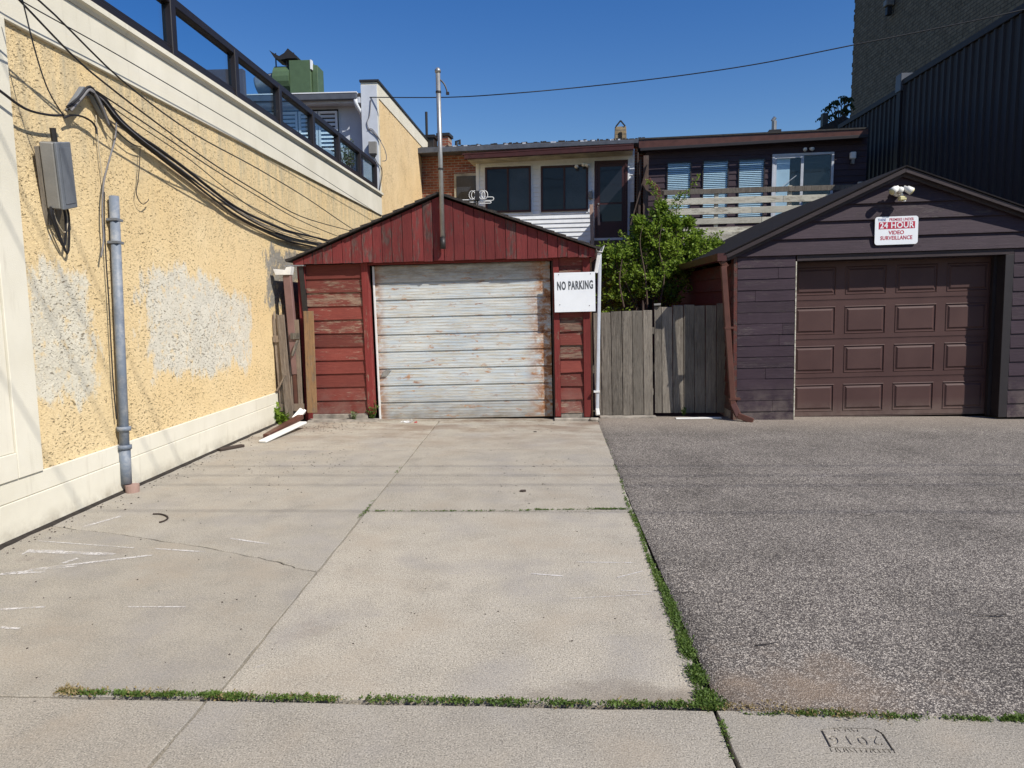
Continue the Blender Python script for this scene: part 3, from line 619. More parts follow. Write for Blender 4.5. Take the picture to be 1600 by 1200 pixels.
MB().tube(smooth_pts([(dx_ - .10, -.12, 2.04), (dx_ - .09, -.10, 1.93), (dx_ - .02, .10, 1.75), (dx_, .19, 1.6)], 4) + [(dx_, .20, 1.5), (dx_ + .03, .20, 0.05)], 0.045, 8).build('downpipe', 'white_vinyl', tw, smooth=True)
bx, bz = tz(584, 232)
mb_ = MB().box(bx - .09, bx + .08, -.11, -.013, bz - .13, bz + .13); mb_.build('meter_box', 'box_side', tw, bevel=.006)
MB().box(bx - .05, bx + .05, -.10, -.013, bz - .17, bz - .131).build('meter_foot', 'dark_metal', tw)
for k, ptsx in enumerate((((580, 155), (578, 180), (574, 192), (578, 203), (590, 214), (602, 235), (604, 250), (598, 252)), ((585, 245), (590, 255), (596, 262), (597, 275), (593, 300)), ((575, 203), (582, 202), (590, 212), (596, 221)))):
    MB().tube(smooth_pts([Vector((tz(*p)[0], -.03, tz(*p)[1])) for p in ptsx], 4), 0.009, 5).build('cable', 'cable_grey' if k != 1 else 'cable_black', tw)

# things on the roof terrace
gu = PY(455, 140, 18.5)
hv = thing('rooftop_fan_unit', 'green box and drum exhaust unit with a black folded rain hood on the roof', 'exhaust fan', (gu.x, 18.5, gu.z - .35))
s_ = 18.5 / 1109
MB().box(-2 * s_, 31 * s_, 0, 0.7, -.15, 47 * s_ - 0.02 + .3).build('fan_housing', 'green_metal', hv, bevel=.01)
MB().box(31.3 * s_, 40 * s_, .10, .6, -.15, 40 * s_ + .3).build('motor_housing', 'green_metal', hv, bevel=.012)
MB().box(31 * s_, 33 * s_, -.01, .12, 35 * s_ + .25, 47 * s_ + .28).build('corner_flashing', 'white_vinyl', hv)
MB().tube([(-28 * s_, .35, .62), (-2.2 * s_, .35, .62)], 0.40, 20).build('drum', 'green_metal', hv, smooth=False)
MB().tube([(-31 * s_, .35, .62), (-28.2 * s_, .35, .62)], 0.27, 16).build('duct_collar', 'dirty_white', hv)
MB().tube(smooth_pts([(-60 * s_, .35, .55), (-45 * s_, .35, .60), (-31.2 * s_, .35, .64)], 4), 0.24, 12).build('duct', 'silver', hv, smooth=True)
hz = 47 * s_ + .28
for sx in (-25, -8, 3): MB().box(sx * s_, (sx + 1.5) * s_, .10, .13, hz - .25 if sx < -5 else hz, hz + .22).build('hood_leg', 'dark_metal', hv)
MB().ext([(-32 * s_, hz + .27), (-26 * s_, hz + .20), (-17 * s_, hz + .12), (-9 * s_, hz + .19), (-3 * s_, hz + .30), (11 * s_, hz + .10), (10 * s_, hz + .055), (-3 * s_, hz + .06), (-15 * s_, hz + .03), (-24 * s_, hz + .07)], 'y', .02, .55).build('rain_hood', 'dark_metal', hv)

ch = PY(511, 240, 14.6)
pc_ = thing('patio_chair', 'small blue grey plastic patio chair on the roof terrace behind the glass', 'chair', (ch.x, 14.6, 4.02), (0, 0, R(25)))
MB().box(-.22, .22, -.2, .2, .36, .40).build('seat', 'chair_blue', pc_, bevel=.012)
MB().ext([(-.22, .45), (-.17, .68), (-.08, .74), (.08, .74), (.17, .68), (.22, .45), (.12, .42), (-.12, .42)], 'y', .2, .23).build('backrest', 'chair_blue', pc_, bevel=.006)
for sx in (-.18, .18):
    for sy in (-.17, .19): MB().tube([(sx, sy, .36), (sx * 1.1, sy * 1.1, 0)], .015, 6).build('leg', 'chair_blue', pc_)

def leafcloud(mb, pts, n, size, rad, squash=1.0, rng=None):
    """leaf-sized faces scattered round the given points"""
    for _ in range(n):
        c = Vector(random.choice(pts)); d = Vector((random.gauss(0, 1), random.gauss(0, 1), random.gauss(0, squash))) * rad * 0.5
        p = c + d; leaf(mb, p, size * rr(.6, 1.3))
def leaf(mb, p, s, dirv=None):
    t = dirv or Vector((rr(-1, 1), rr(-1, 1), rr(-.6, .8))).normalized(); n_ = Vector((rr(-1, 1), rr(-1, 1), rr(.0, 1.2))).normalized(); sd = t.cross(n_)
    if sd.length < 1e-3: sd = t.orthogonal()
    sd = sd.normalized() * s * .30; b = len(mb.v)
    mb.v += [tuple(p), tuple(p + t * s * .45 + sd), tuple(p + t * s), tuple(p + t * s * .45 - sd)]; mb.f.append((b, b + 1, b + 2, b + 3))

pp = PY(544, 262, 14.9)
pl = thing('potted_bush', 'thin leafy bush in a pot on the roof terrace beside the louvred shutters', 'plant', (pp.x, 14.9, 4.02))
MB().tube([(0, 0, 0), (0, 0, .14)], [.12, .15], 12).build('pot', 'pot', pl)
st = MB(); lf = MB(); tips = []
for k in range(9):
    a = rr(0, 6.28); top = Vector((math.cos(a) * rr(.05, .16), math.sin(a) * .12, rr(.7, 1.0))); st.tube([(0, 0, .13), top * .5 + Vector((.02, 0, .1)), top], [.006, .005, .003], 4)
    for j in range(7): tips.append(top * (0.3 + .1 * j) + Vector((0, 0, .1)))
st.build('stems', 'bark', pl); leafcloud(lf, tips, 520, .055, .12); lf.build('foliage', 'leaf_pale', pl, fix=False)

# ================================================================== FIXTURES AND CABLES ON THE YELLOW WALL
XF = XW + 0.03
def wp(px, py, off=0.03): q = PX(px, py, XW + off); return q
# utility box hanging askew
uq = wp(92, 272, .12)
ub = thing('utility_box', 'tilted grey metal utility box hanging off the yellow wall by its cables', 'utility box', (XW + .02, uq.y, uq.z), (R(13), R(4), R(9)))
MB().box(0.03, .125, -.105, .105, -.235, .235).build('box_body', 'box_side', ub, bevel=.008)
MB().box(.126, .150, -.105, .105, -.238, .238).build('door', 'box_grey', ub, bevel=.006)
MB().box(.151, .154, -.07, .078, -.20, .20).build('door_panel', 'box_grey', ub, bevel=.001)
MB().box(-.005, .025, -.10, .11, -.36, .20).build('backing_board', 'grey_board', ub)
MB().tube([(.075, .03, .226), (.07, .035, .33)], .022, 8).build('conduit_stub', 'dark_metal', ub)
for k, (a, b, c) in enumerate(((-.11, -.52, .04), (-.07, -.42, .07), (-.08, -.58, .09))):
    MB().tube(smooth_pts([(.06, a, -.22), (.07, a - .02, -.30), (.08, (a + c) / 2, b), (.08, c, -.33), (.07, c, -.22)], 5), .009 if k != 1 else .006, 5).build('cable', ('cable_black', 'cable_cream', 'cable_black')[k], ub)
# conduit
cq0 = wp(178, 306, .06); cq1 = wp(197, 752, .06)
cd = thing('wall_conduit', 'tall grey pipe with flaking yellow paint strapped to the yellow wall', 'pipe', (XW + .06, cq1.y, cq1.z), (-math.atan2(cq0.y - cq1.y, cq0.z - cq1.z), 0, 0))
H_ = cq0.z - cq1.z
MB().tube([(0, 0, .10), (0, 0.0, H_ * .45), (0, 0, H_)], .040, 14).build('pipe', 'conduit_paint', cd, smooth=True)
MB().tube([(0, 0, -.02), (0, 0, .30)], .047, 14).build('lower_sleeve', 'conduit_paint', cd, smooth=True)
for zz in (.30, .46): MB().tube([(0, 0, zz - .018), (0, 0, zz + .018)], .058, 14).build('collar', 'conduit_paint', cd, smooth=True)
for zz in (2.05, 2.24): MB().box(-.048, .043, -.046, .046, zz - .010, zz + .010).build('strap', 'box_grey', cd)
sp_ = G(192, 770)
stub = tag(MB().tube([(0, 0, -.02), (0, 0, .065), (0, 0, .066), (0, 0, .02)], [.055, .058, .046, .044], 16).build('drain_stub', 'terracotta', None, smooth=False), 'short pale pink pipe stub standing at the foot of the grey wall pipe', 'pipe stub'); stub.location = (XW + .115, sp_.y + .03, 0)

def wcable(label, pts, r, mat='cable_black', off=.05, n=6, group=None, offs=None, nd=5):
    r *= .78
    P = [wp(p[0], p[1], (offs[i] if offs else off)) for i, p in enumerate(pts)]
    o = MB().tube(smooth_pts(P, nd), r, n).build('cable', mat, None, smooth=True); return tag(o, label, 'cable', group)
# bracket where they meet
br = wp(136, 150, .05)
bk = thing('cable_bracket', 'bent metal cable bracket wrapped in wires high on the yellow wall', 'cable bracket', (XW, br.y, br.z))
MB().ext([(-.22, -.13), (-.20, -.16), (-.03, -.01), (.05, .02), (.20, -.13), (.23, -.11), (.07, .07), (-.05, .06)], 'x', .02, .06).build('bracket_plate', 'box_grey', bk, bevel=.004)
for k in range(5):
    o_ = rr(-.015, .015); MB().tube(smooth_pts([(.05 + .01 * k, -.27, -.17 + o_), (.07, -.12, -.05 + o_), (.08, .0, .06 + o_), (.08, .12, -.02 + o_), (.06, .25, -.17 + o_)], 4), rr(.008, .013), 6).build('wire_wrap', random.choice(('cable_black', 'cable_grey', 'dark_metal')), bk, smooth=True)
grp = 'thick cables drooping together along the yellow wall'
base = [(140, 142), (162, 158), (185, 188), (215, 214), (245, 236), (290, 270), (330, 301), (370, 330), (410, 352), (450, 368), (490, 378), (530, 388)]
names = ['thickest black cable of the drooping bundle on the yellow wall', 'lowest sagging cable of the bundle on the yellow wall, loose below the others', 'pale grey cable running in the drooping bundle', 'black cable lying on top of the drooping bundle', 'loosely hanging cable at the back of the drooping bundle', 'second thick black cable twisted into the drooping bundle']
for k in range(6):
    pts = [(x + rr(-2, 2), y + (k - 2.5) * (1.0 + i * .22) + (k == 1) * (3 + 8 * math.sin(i / 11 * 3.14)) + (k == 4) * 5 * math.sin(i / 5.0)) for i, (x, y) in enumerate(base)]
    wcable(names[k], pts, (.020, .008, .008, .014, .008, .015)[k], ('cable_black', 'cable_black', 'cable_grey', 'cable_black', 'cable_black', 'cable_black')[k], off=(.07, .05, .085, .08, .04, .06)[k], group=grp)
wcable('thin dark cable from the picture top crossing the cornice to the red shed roof', [(-40, -60), (60, 0), (190, 125), (300, 207), (400, 262), (480, 310), (548, 356), (580, 372)], .0085, off=.35)
wcable('thin wire strung along the cream cornice right to the corner of the upper storey', [(-60, -60), (38, 4), (160, 72), (280, 142), (400, 213), (500, 276), (597, 338)], .006, off=.12)
wcable('dark cable slanting from top left past the bracket down to the red shed', [(-30, -60), (30, 0), (115, 88), (170, 135), (250, 196), (330, 254), (400, 298), (470, 338), (545, 360)], .009, off=.28)
wcable('cable starting at the bracket and running above the bundle', [(150, 142), (185, 165), (260, 215), (330, 262), (400, 305), (470, 345), (535, 372)], .008, off=.10)
wcable('sagging cable between bracket and upper wires with a slight kink', [(148, 146), (190, 178), (250, 218), (300, 252), (360, 300), (420, 340), (500, 366)], .006, off=.07)
wcable('cable entering at the left picture edge and rising to the bracket', [(-60, 100), (0, 142), (28, 163), (50, 174), (80, 180), (98, 180)], .012, off=.10)
wcable('thin wire dropping from the top edge to the bracket near the utility box', [(20, -60), (38, 12), (55, 80), (75, 140), (100, 182)], .006, off=.30)
wcable('grey cable hanging from the bundle down beside the tall grey pipe', [(182, 185), (180, 215), (172, 245), (163, 280), (160, 310), (160, 345), (162, 372), (158, 402)], .009, 'cable_grey', off=.06)
wcable('short black wire hanging from the bundle and ending in a hook curl', [(219, 230), (218, 255), (216, 280), (213, 300), (217, 313), (224, 319), (231, 314), (232, 311)], .005, off=.05)
wcable('short curved cable looping from the bracket end and stopping on the bare wall', [(100, 184), (112, 180), (128, 182), (143, 190), (150, 200), (151, 209)], .010, off=.06)
wcable('thin yellow painted wire running straight down from the bracket to the pipe top', [(150, 180), (154, 230), (158, 262), (162, 300)], .005, 'cable_cream', off=.03)
wcable('stiff black wire fixed along the left side of the tall grey pipe', [(163, 300), (163, 345), (166, 410), (170, 470), (173, 530), (177, 600), (182, 655)], .007, off=.04)
wcable('thin cable sagging below the bundle between two ties', [(165, 185), (182, 205), (205, 224), (222, 230)], .006, off=.06)

# overhead lines: strung across the lane, above and behind the photographer
ohl = [('highest of the wires strung across the lane overhead', 6.07, 7.4), ('second of the wires strung across the lane overhead', 6.42, 7.4), ('third of the wires strung across the lane overhead', 6.80, 7.4), ('lowest of the wires strung across the lane overhead', 5.28, 6.6)]
for lab, yg, h in ohl:
    P = [(x, yg - .6 * h, h + 0.0016 * (x + 1) ** 2) for x in (-16, -12, -8, -4, -1, 2, 5, 8, 12, 18)]
    tag(MB().tube(P, .0075, 6).build('overhead_wire', 'cable_black', None, smooth=True), lab, 'wire', 'wires across the lane')
a_ = PY(618, 153, 15.9); P = [PY(px, py, Y) for (px, py, Y) in ((577, 152, 16.0), (700, 152, 15.2), (800, 146, 14.5), (900, 137, 14.7), (1000, 126, 14.5), (1100, 113, 14.3), (1200, 97, 14.1), (1330, 71, 13.8), (1460, 45, 13.6), (1600, 15, 13.3), (1900, -60, 12.8))]
tag(MB().tube(smooth_pts(P, 4), .010, 6).build('service_wire', 'cable_black', None, smooth=True), 'single black wire sagging across the blue sky from the upper storey to the right', 'wire')

# ================================================================== RED SHED
YR = 9.60
rg = thing('red_garage', 'small gabled shed with peeling red boards and a rusty white roll door', 'garage', (-1.38, YR, 0), (0, R(-0.75), 0))
def rx(X): return X + 1.38
def lap(mb, x0, x1, z0, z1, y, t0=.012, t1=.030, sag=0.0):   # one lapped board, thick edge at the bottom
    mb.hexa([(x0, y - t1, z0 + sag), (x1, y - t1, z0 - sag), (x1, y + .002, z0 - sag), (x0, y + .002, z0 + sag), (x0, y - t0, z1), (x1, y - t0, z1), (x1, y + .002, z1), (x0, y + .002, z1)]); return mb
xL0, xL1 = rx(-3.27), rx(-2.50)
MB().box(rx(-3.38), rx(-2.42), .012, .10, 0.0, 2.17).build('wall_sheathing', 'interior', rg)
MB().box(rx(.10), rx(.60), .012, .10, 0.0, 2.17).build('wall_sheathing', 'interior', rg)
zs = 0.115; n_b = 11; ph = (2.15 - zs) / n_b
for k in range(n_b):
    m_ = 'red_siding_worn' if k in (9, 8, 6, 5) else 'red_siding'
    lap(MB(), xL0 + .002, xL1 - .002, zs + k * ph, zs + (k + 1) * ph + .006, .012 - k * .00001, sag=rr(-.003, .003)).build('siding_board', m_, rg, bevel=.002)
    lap(MB(), rx(.165), rx(.475), zs - .04 + k * ph, zs - .04 + (k + 1) * ph + .006, .012, .010, .034, sag=rr(-.006, .004)).build('siding_board', 'red_siding_worn' if k % 2 == 0 else 'red_siding', rg, bevel=.002)
MB().box(xL0, xL1, -.035, .011, 0.0, .112).build('foot_board', 'sill_concrete', rg, bevel=.006)
MB().box(rx(.165), rx(.475), -.012, .011, 0.0, .072).build('foot_board', 'sill_concrete', rg, bevel=.004)
for (a, b, y0, y1, z0) in ((-3.375, -3.272, -.034, .10, .0), (-2.498, -2.405, -.036, .10, .10), (.085, .163, -.036, .10, .03), (.477, .575, -.036, .10, 0.02)):
    MB().box(rx(a), rx(b), y0, y1, z0, 2.17).build('corner_board', 'red_trim', rg, bevel=.004)
MB().box(rx(.578), rx(.60), -.02, .10, .02, 2.15).build('corner_board', 'brown_board', rg, bevel=.003)
MB().box(rx(-2.42), rx(.10), -.015, .10, 2.135, 2.20).build('lintel', 'red_trim', rg, bevel=.004)
MB().box(rx(.066), rx(.084), -.01, .15, .0, 2.13).build('door_jamb', 'dark_post', rg)
MB().box(rx(-2.40), rx(.084), .30, .32, 0, 2.2).build('dark_interior', 'interior', rg)
MB().box(rx(-2.402), rx(-2.35), .14, .28, 0, 2.13).build('door_jamb', 'interior', rg)  # near-black block: shade inside the door gap put into the colour
MB().box(rx(.165), rx(.475), -.010, .0115, 2.06, 2.168).build('frieze_board', 'red_siding', rg)
# roll-up door: nine ribbed sections
gd = bpy.data.objects.new('garage_door', None); C.objects.link(gd); gd.parent = rg; gd.location = (rx(-1.14), .085, .012); gd.rotation_euler = (0, R(-.15), 0)
sh = 2.118 / 9
prof = [(0.008, 0.0), (0.006, .003), (-.012, .008), (-.012, .028)]
z = .028
for k in range(5):
    prof += [(-.012, z + .003), (-.0145, z + .005), (-.0145, z + .009), (-.012, z + .011)] ; z += .041
prof += [(-.012, sh - .020), (.006, sh - .014), (.008, sh - .002), (0.022, sh - .002), (.022, 0.0)]
sec0 = MB().ext(prof, 'x', -1.195, 1.190).build('door_section', 'old_white_door', gd); sec0.location = (0, 0, 0)
for k in range(1, 9):
    # texture runs on the section's own coordinates plus a per-object offset; shift mesh copy so that height matters for grime
    me = sec0.data.copy(); o = bpy.data.objects.new('door_section', me); C.objects.link(o); o.parent = gd
    for v in me.vertices: v.co.z += k * sh
MB().box(-1.225, -1.197, -.020, .02, 0.0, 2.11).build('edge_strip', 'white_metal', gd, bevel=.003)
hd = MB().ext([(-1.17, .60), (-1.13, .68), (-1.08, .70), (-1.02, .685), (-1.06, .64), (-1.09, .605)], 'y', -.035, -.018).build('latch_plate', 'silver', gd, bevel=.003)
# gable: vertical boards in front of the wall
gx0, gx1, ap = -3.40, .640, (-1.40, 3.005)
def roofz(X): return ap[1] - (ap[0] - X) * (ap[1] - 2.215) / (ap[0] - gx0) if X < ap[0] else ap[1] - (X - ap[0]) * (ap[1] - 2.265) / (gx1 - ap[0])
X = gx0; MB().ext([(rx(gx0 + .03), 2.19), (rx(gx1 - .03), 2.19), (rx(ap[0]), ap[1] - .04)], 'y', -.075, -.02).build('gable_backing', 'interior', rg)
while X < gx1 - .02:
    w = min(rr(.125, .148), gx1 - X); x0, x1 = X + .003, X + w - .003; yy = -.112 + rr(-.004, .004); zb = 2.160 + rr(-.006, .006)
    pts = [(rx(x0), zb), (rx(x1), zb + rr(-.004, .004)), (rx(x1), roofz(x1) - .012)]
    if x0 < ap[0] < x1: pts.append((rx(ap[0]), ap[1] - .012))
    pts.append((rx(x0), roofz(x0) - .012))
    MB().ext(pts, 'y', yy, yy + .022).build('gable_board', 'red_board', rg, bevel=.002)
    # half the boards carry a milled groove: a thin second strip next to it
    X += w
# roof
rt = MB(); eL = (-3.47, 2.195); eR = (.705, 2.245)
def slope(name, p, q, th, y0, y1, mat, par, x_=rx, up=1):
    n = 14; mb = MB(); d = Vector((q[0] - p[0], q[1] - p[1])); nrm = Vector((-d.y, d.x)).normalized()
    if nrm.y < 0: nrm = -nrm
    for i in range(n):   # courses of shingles, butts irregular
        a = Vector(p) + d * i / n; b = Vector(p) + d * (i + 1) / n + d / n * .2; k0, k1 = (th, th * .45) if p[1] < q[1] else (th * .45, th)
        yy = y0 + rr(-.012, .012)
        mb.hexa([(x_(a.x), yy, a.y), (x_(b.x), yy, b.y), (x_(b.x), y1, b.y), (x_(a.x), y1, a.y), (x_(a.x + nrm.x * k0), yy, a.y + nrm.y * k0), (x_(b.x + nrm.x * k1), yy, b.y + nrm.y * k1), (x_(b.x + nrm.x * k1), y1, b.y + nrm.y * k1), (x_(a.x + nrm.x * k0), y1, a.y + nrm.y * k0)])
    return mb.build(name, mat, par)
slope('roof_slope', eL, (-1.40, 3.022), .038, -.175, 6.2, 'shingle', rg)
slope('roof_slope', eR, (-1.40, 3.022), .038, -.175, 6.2, 'shingle', rg)
MB().box(rx(-3.36), rx(-3.34), .10, 6.0, 0, 2.2).build('side_wall', 'red_trim', rg)
MB().box(rx(.57), rx(.59), .10, 6.0, 0, 2.25).build('side_wall', 'red_trim', rg)
MB().ext([(rx(-3.36), 0), (rx(.59), 0), (rx(.59), 2.2), (rx(-1.4), 3.0), (rx(-3.36), 2.2)], 'y', 6.0, 6.04).build('back_wall', 'red_trim', rg)
# right-hand gutter and downpipe
gq = PY(941, 398, 9.5)
gm = MB(); gx_ = gq.x + 1.38
gm.ext([(gx_ - .055, 2.30), (gx_ - .045, 2.225), (gx_ + .03, 2.215), (gx_ + .06, 2.30), (gx_ + .05, 2.30), (gx_ + .025, 2.228), (gx_ - .037, 2.236), (gx_ - .045, 2.30)], 'y', -.12, 5.8); gm.build('gutter', 'white_metal', rg)
MB().obar((gx_ - .01, -.07, 2.215), (gx_ - .055, -.05, 1.95), .05, .06, (0, 1, 0)).build('downpipe_elbow', 'white_metal', rg, bevel=.006)
MB().obar((gx_ - .0, -.05, 2.2), (gx_ - .055, -.06, .12), .045, .06, (0, 1, 0)).build('downpipe', 'white_aluminium', rg, bevel=.008)
MB().box(gx_ - .10, gx_ - .02, -.10, -.02, .36, .385).build('pipe_strap', 'white_metal', rg)
MB().obar((gx_ - .055, -.06, .14), (gx_ - .045, -.09, .05), .05, .06, (0, 1, 0)).build('downpipe_shoe', 'white_metal', rg, bevel=.006)
tag(MB().ext([(-.05, -.03), (.05, -.035), (.07, .01), (.03, .05), (-.04, .045), (-.065, .0)], 'z', 0, .045).build('stone', 'sill_concrete', None, bevel=.015), 'whitish stone under the white downpipe at the red shed corner', 'stone').location = (.60, 9.50, 0)
# concrete strips at the threshold
st1 = MB(); st1.hexa([(-3.30, 9.42, -.01), (-2.34, 9.46, -.01), (-2.34, 9.58, -.01), (-3.30, 9.58, -.01), (-3.30, 9.43, .022), (-2.34, 9.47, .020), (-2.34, 9.58, .03), (-3.30, 9.58, .03)])
struct('threshold_strip', st1, 'sill_concrete')
struct('threshold_sill', MB().box(.07, .68, 9.50, 9.58, -.01, .035), 'sill_concrete', bevel=.008)
struct('door_apron', MB().box(-2.36, .069, 9.525, 9.93, -.01, .006), 'driveway_concrete')

# mast on the gable
mq0 = PY(692, 384, 9.42); mq1 = PY(684, 106, 9.42)
ms = thing('mast_pipe', 'tall weathered metal mast pipe clamped to the front of the red gable', 'mast', (mq0.x, 9.42, mq0.z))
hh = mq1.z - mq0.z; dxm = mq1.x - mq0.x
MB().tube([(0, 0, .09), (dxm, 0, hh - .03)], .030, 12).build('pipe', 'silver', ms, smooth=True)
MB().tube([(0, 0, -.04), (0, 0, .10)], .037, 12).build('end_fitting', 'dark_metal', ms, smooth=True)
MB().tube([(dxm, 0, hh - .06), (dxm, 0, hh - .03), (dxm, 0, hh)], [.036, .04, .02], 12).build('cap', 'silver', ms, smooth=True)
for zz in (.10, .98, 2.08 * hh / 2.4 ): MB().tube([(dxm * zz / hh, 0, zz - .012), (dxm * zz / hh, 0, zz + .012)], .036, 12).build('clamp', 'dark_metal', ms)
MB().tube(smooth_pts([(dxm + .02, 0, hh - .14), (dxm + .07, 0, hh - .19), (dxm + .10, 0, hh - .25), (dxm + .12, 0, hh - .33)], 4), .010, 6).build('broken_arm', 'dark_metal', ms)
MB().box(dxm + .10, dxm + .14, -.01, .01, hh - .335, hh - .30).build('arm_tip', 'dark_metal', ms)
MB().box(-.03, .03, .02, .05, .12, .16).build('wall_clip', 'dark_metal', ms)

# TV antenna on the shed roof
aq = PY(746, 318, 10.6)
an = thing('tv_antenna', 'small white loop television antenna on the right slope of the red shed roof', 'antenna', (aq.x, 10.6, 0))
az = aq.z; S_ = 10.6 / 1109
MB().tube([(0, 0, 2.74), (0, 0, az + .18)], .012, 8).build('mast', 'dark_metal', an)
MB().box(-.035, .035, -.03, .03, az + .04, az + .18).build('amplifier', 'dark_metal', an, bevel=.008)
def loop(x0, x1, z0, z1, r=.006):
    h = (z1 - z0) / 2; P = [(x0, 0, z0), (x1 - h, 0, z0)] + [(x1 - h + h * math.sin(a), 0, z0 + h - h * math.cos(a)) for a in (0.5, 1, 1.57, 2.1, 2.6)] + [(x1 - h, 0, z1), (x0, 0, z1)]
    MB().tube(P, r, 6).build('element', 'white_metal', an)
loop(.03, .24, az + .04, az + .09); loop(.03, .20, az + .00, az + .03)
MB().tube([(-.42, -.03, az + .05), (-.03, 0, az + .055)], .006, 6).build('element', 'white_metal', an)
MB().tube([(-.20, -.03, az + .015), (-.03, 0, az + .02)], .006, 6).build('element', 'white_metal', an)
for cx in (-.075, -.04, .07, .11): MB().tube([(cx + .045 * math.cos(a), -.02, az + .12 + .06 * math.sin(a)) for a in [k * .5 for k in range(14)]], .005, 5).build('loop_element', 'white_metal', an)

# NO PARKING
s0 = PY(866, 426, 9.50); s1 = PY(930, 487, 9.50); sw, shh = s1.x - s0.x, s0.z - s1.z
sg = thing('no_parking_sign', 'square white board reading NO PARKING on the right of the shed door', 'sign', ((s0.x + s1.x) / 2, 9.50, (s0.z + s1.z) / 2), (0, R(-.9), 0))
MB().box(-sw / 2, sw / 2, 0, .012, -shh / 2, shh / 2).build('panel', 'sign_white', sg, bevel=.002)
text_obj('lettering', 'NO PARKING', .150, 'sign_grey', sg, (.005, -.0012, .085), (R(90), R(-1), 0), ext=.0006, sx=.475, bold=.0055, space=1.14)
for (x, z) in ((-.21, .235), (.21, .235), (-.20, -.16), (.19, -.18)): MB().tube([(x, -.004, z), (x, 0, z)], .006, 8).build('screw', 'dark_metal', sg)

# ---------------- clutter left of the shed: fence panel, downspout, boards
lf_ = thing('old_gate', 'broken grey picket gate standing in the gap between yellow wall and red shed', 'gate', (-3.715, 9.43, 0))
def pk(x0, x1, z0, z1, lean=0., y=0., mat='old_board', jag=False, name='picket'):
    w = x1 - x0; t = [(x0 + lean, z1), (x0 + lean + w * .35, z1 + (.10 if jag else 0)), (x0 + lean + w * .5, z1 - (.05 if jag else 0)), (x0 + lean + w * .7, z1 + (.06 if jag else .0)), (x1 + lean, z1 - (.02 if jag else 0))]
    return MB().ext([(x0, z0), (x1, z0)] + list(reversed(t)), 'y', y, y + .022).build(name, mat, lf_, bevel=.002)
s9 = 9.72 / 1109
pk(.045, .135, .08, 1.42, -.055, 0, jag=True); pk(.145, .195, .10, 1.40, -.05, .004, jag=True); pk(.30, .36, .10, 1.40, -.01, 0); pk(.21, .24, .1, 1.36, -.03, .02)
MB().box(.0, .14, -.025, -.002, 1.10, 1.19).build('rail', 'old_board', lf_); MB().box(.24, .36, -.025, -.002, 1.14, 1.22).build('rail', 'grey_board', lf_)
MB().box(.04, .38, -.025, -.002, .16, .26).build('rail', 'old_board', lf_)
MB().obar((.03, -.035, .44), (.16, -.035, .66), .02, .07, (0, 1, 0)).build('brace', 'old_board', lf_)
MB().obar((.26, -.035, .92), (.34, -.035, 1.12), .02, .06, (0, 1, 0)).build('brace', 'grey_board', lf_)
def plank(label, p, q, w, mat, Y, th=.022, Y2=None, name='loose_board'):
    a = PY(*p, Y); b = PY(*q, Y2 or Y); L = (b - a).length
    o = MB().box(-w / 2, w / 2, -th / 2, th / 2, 0, L).build(name, mat, None, bevel=.003); o.location = a; o.rotation_mode = 'QUATERNION'
    o.rotation_quaternion = Vector((0, 0, 1)).rotation_difference(b - a); return tag(o, label, 'board')
plank('weathered grey brown board leaning in front of the broken picket gate', (453, 658), (438, 492), .105, 'old_board', 9.38, Y2=9.42)
plank('orange brown wet-stained board leaning against the left corner of the red shed', (488, 645), (482, 486), .135, 'brown_board', 9.42, Y2=9.50)
ds = thing('brown_downspout', 'faded brown downspout with white gutter end leaning loose left of the red shed', 'downspout', (0, 0, 0))
a = PY(449, 430, 9.46); b = PY(463, 585, 9.47); c = PY(466, 632, 9.47)
MB().obar(a, b, .105, .075, (0, 1, 0)).build('pipe', 'pale_brown_metal', ds, bevel=.008)
MB().obar(b + Vector((0, .005, 0)), c + Vector((0, .005, 0)), .10, .07, (0, 1, 0)).build('lower_pipe', 'brown_metal', ds, bevel=.008)
ga = PY(436, 424, 9.46)
MB().ext([(ga.x - .06, ga.z + .03), (ga.x - .03, ga.z - .05), (ga.x + .17, ga.z - .05), (ga.x + .19, ga.z + .06), (ga.x + .12, ga.z + .05), (ga.x + .10, ga.z + .015)], 'y', 9.40, 9.52).build('gutter_end', 'white_metal', ds, bevel=.003)
MB().box(ga.x + .06, ga.x + .32, 9.50, 9.62, ga.z + .07, ga.z + .085).build('gutter_strip', 'white_aluminium', ds)
MB().obar((ga.x + .27, 9.56, ga.z + .06), (ga.x + .30, 9.58, 1.45), .06, .06, (0, 1, 0)).build('back_pipe', 'dark_metal', ds)
a = PY(466, 636, 9.45); MB().box(a.x - .05, a.x + .05, 9.41, 9.49, a.z - .03, a.z + .025).build('joint', 'white_metal', ds, bevel=.004)
a = PY(474, 640, 9.44); b = G(460, 656, .06); MB().obar(a, b, .09, .06, (0, 1, 0)).build('elbow', 'white_metal', ds, bevel=.006)
def lying(name, label, p, q, w, h, mat, za, zb):
    a = G(*p, za); b = G(*q, zb); o = MB().obar((0, 0, 0), b - a, w, h).build(name, mat, None, bevel=.007); o.location = a; return tag(o, label, 'pipe')
lying('downspout_piece', 'dark brown length of square downspout lying on the concrete by the gate', (470, 651), (416, 682), .085, .06, 'brown_metal', .11, .032)
lying('gutter_piece', 'bright white flat gutter piece lying at an angle on the concrete', (474, 660), (410, 690), .10, .03, 'white_metal', .08, .018)
lying('wood_scrap', 'short dark flat piece of wood lying at the foot of the yellow wall', (342, 703), (380, 696), .07, .03, 'debris', .015, .015)
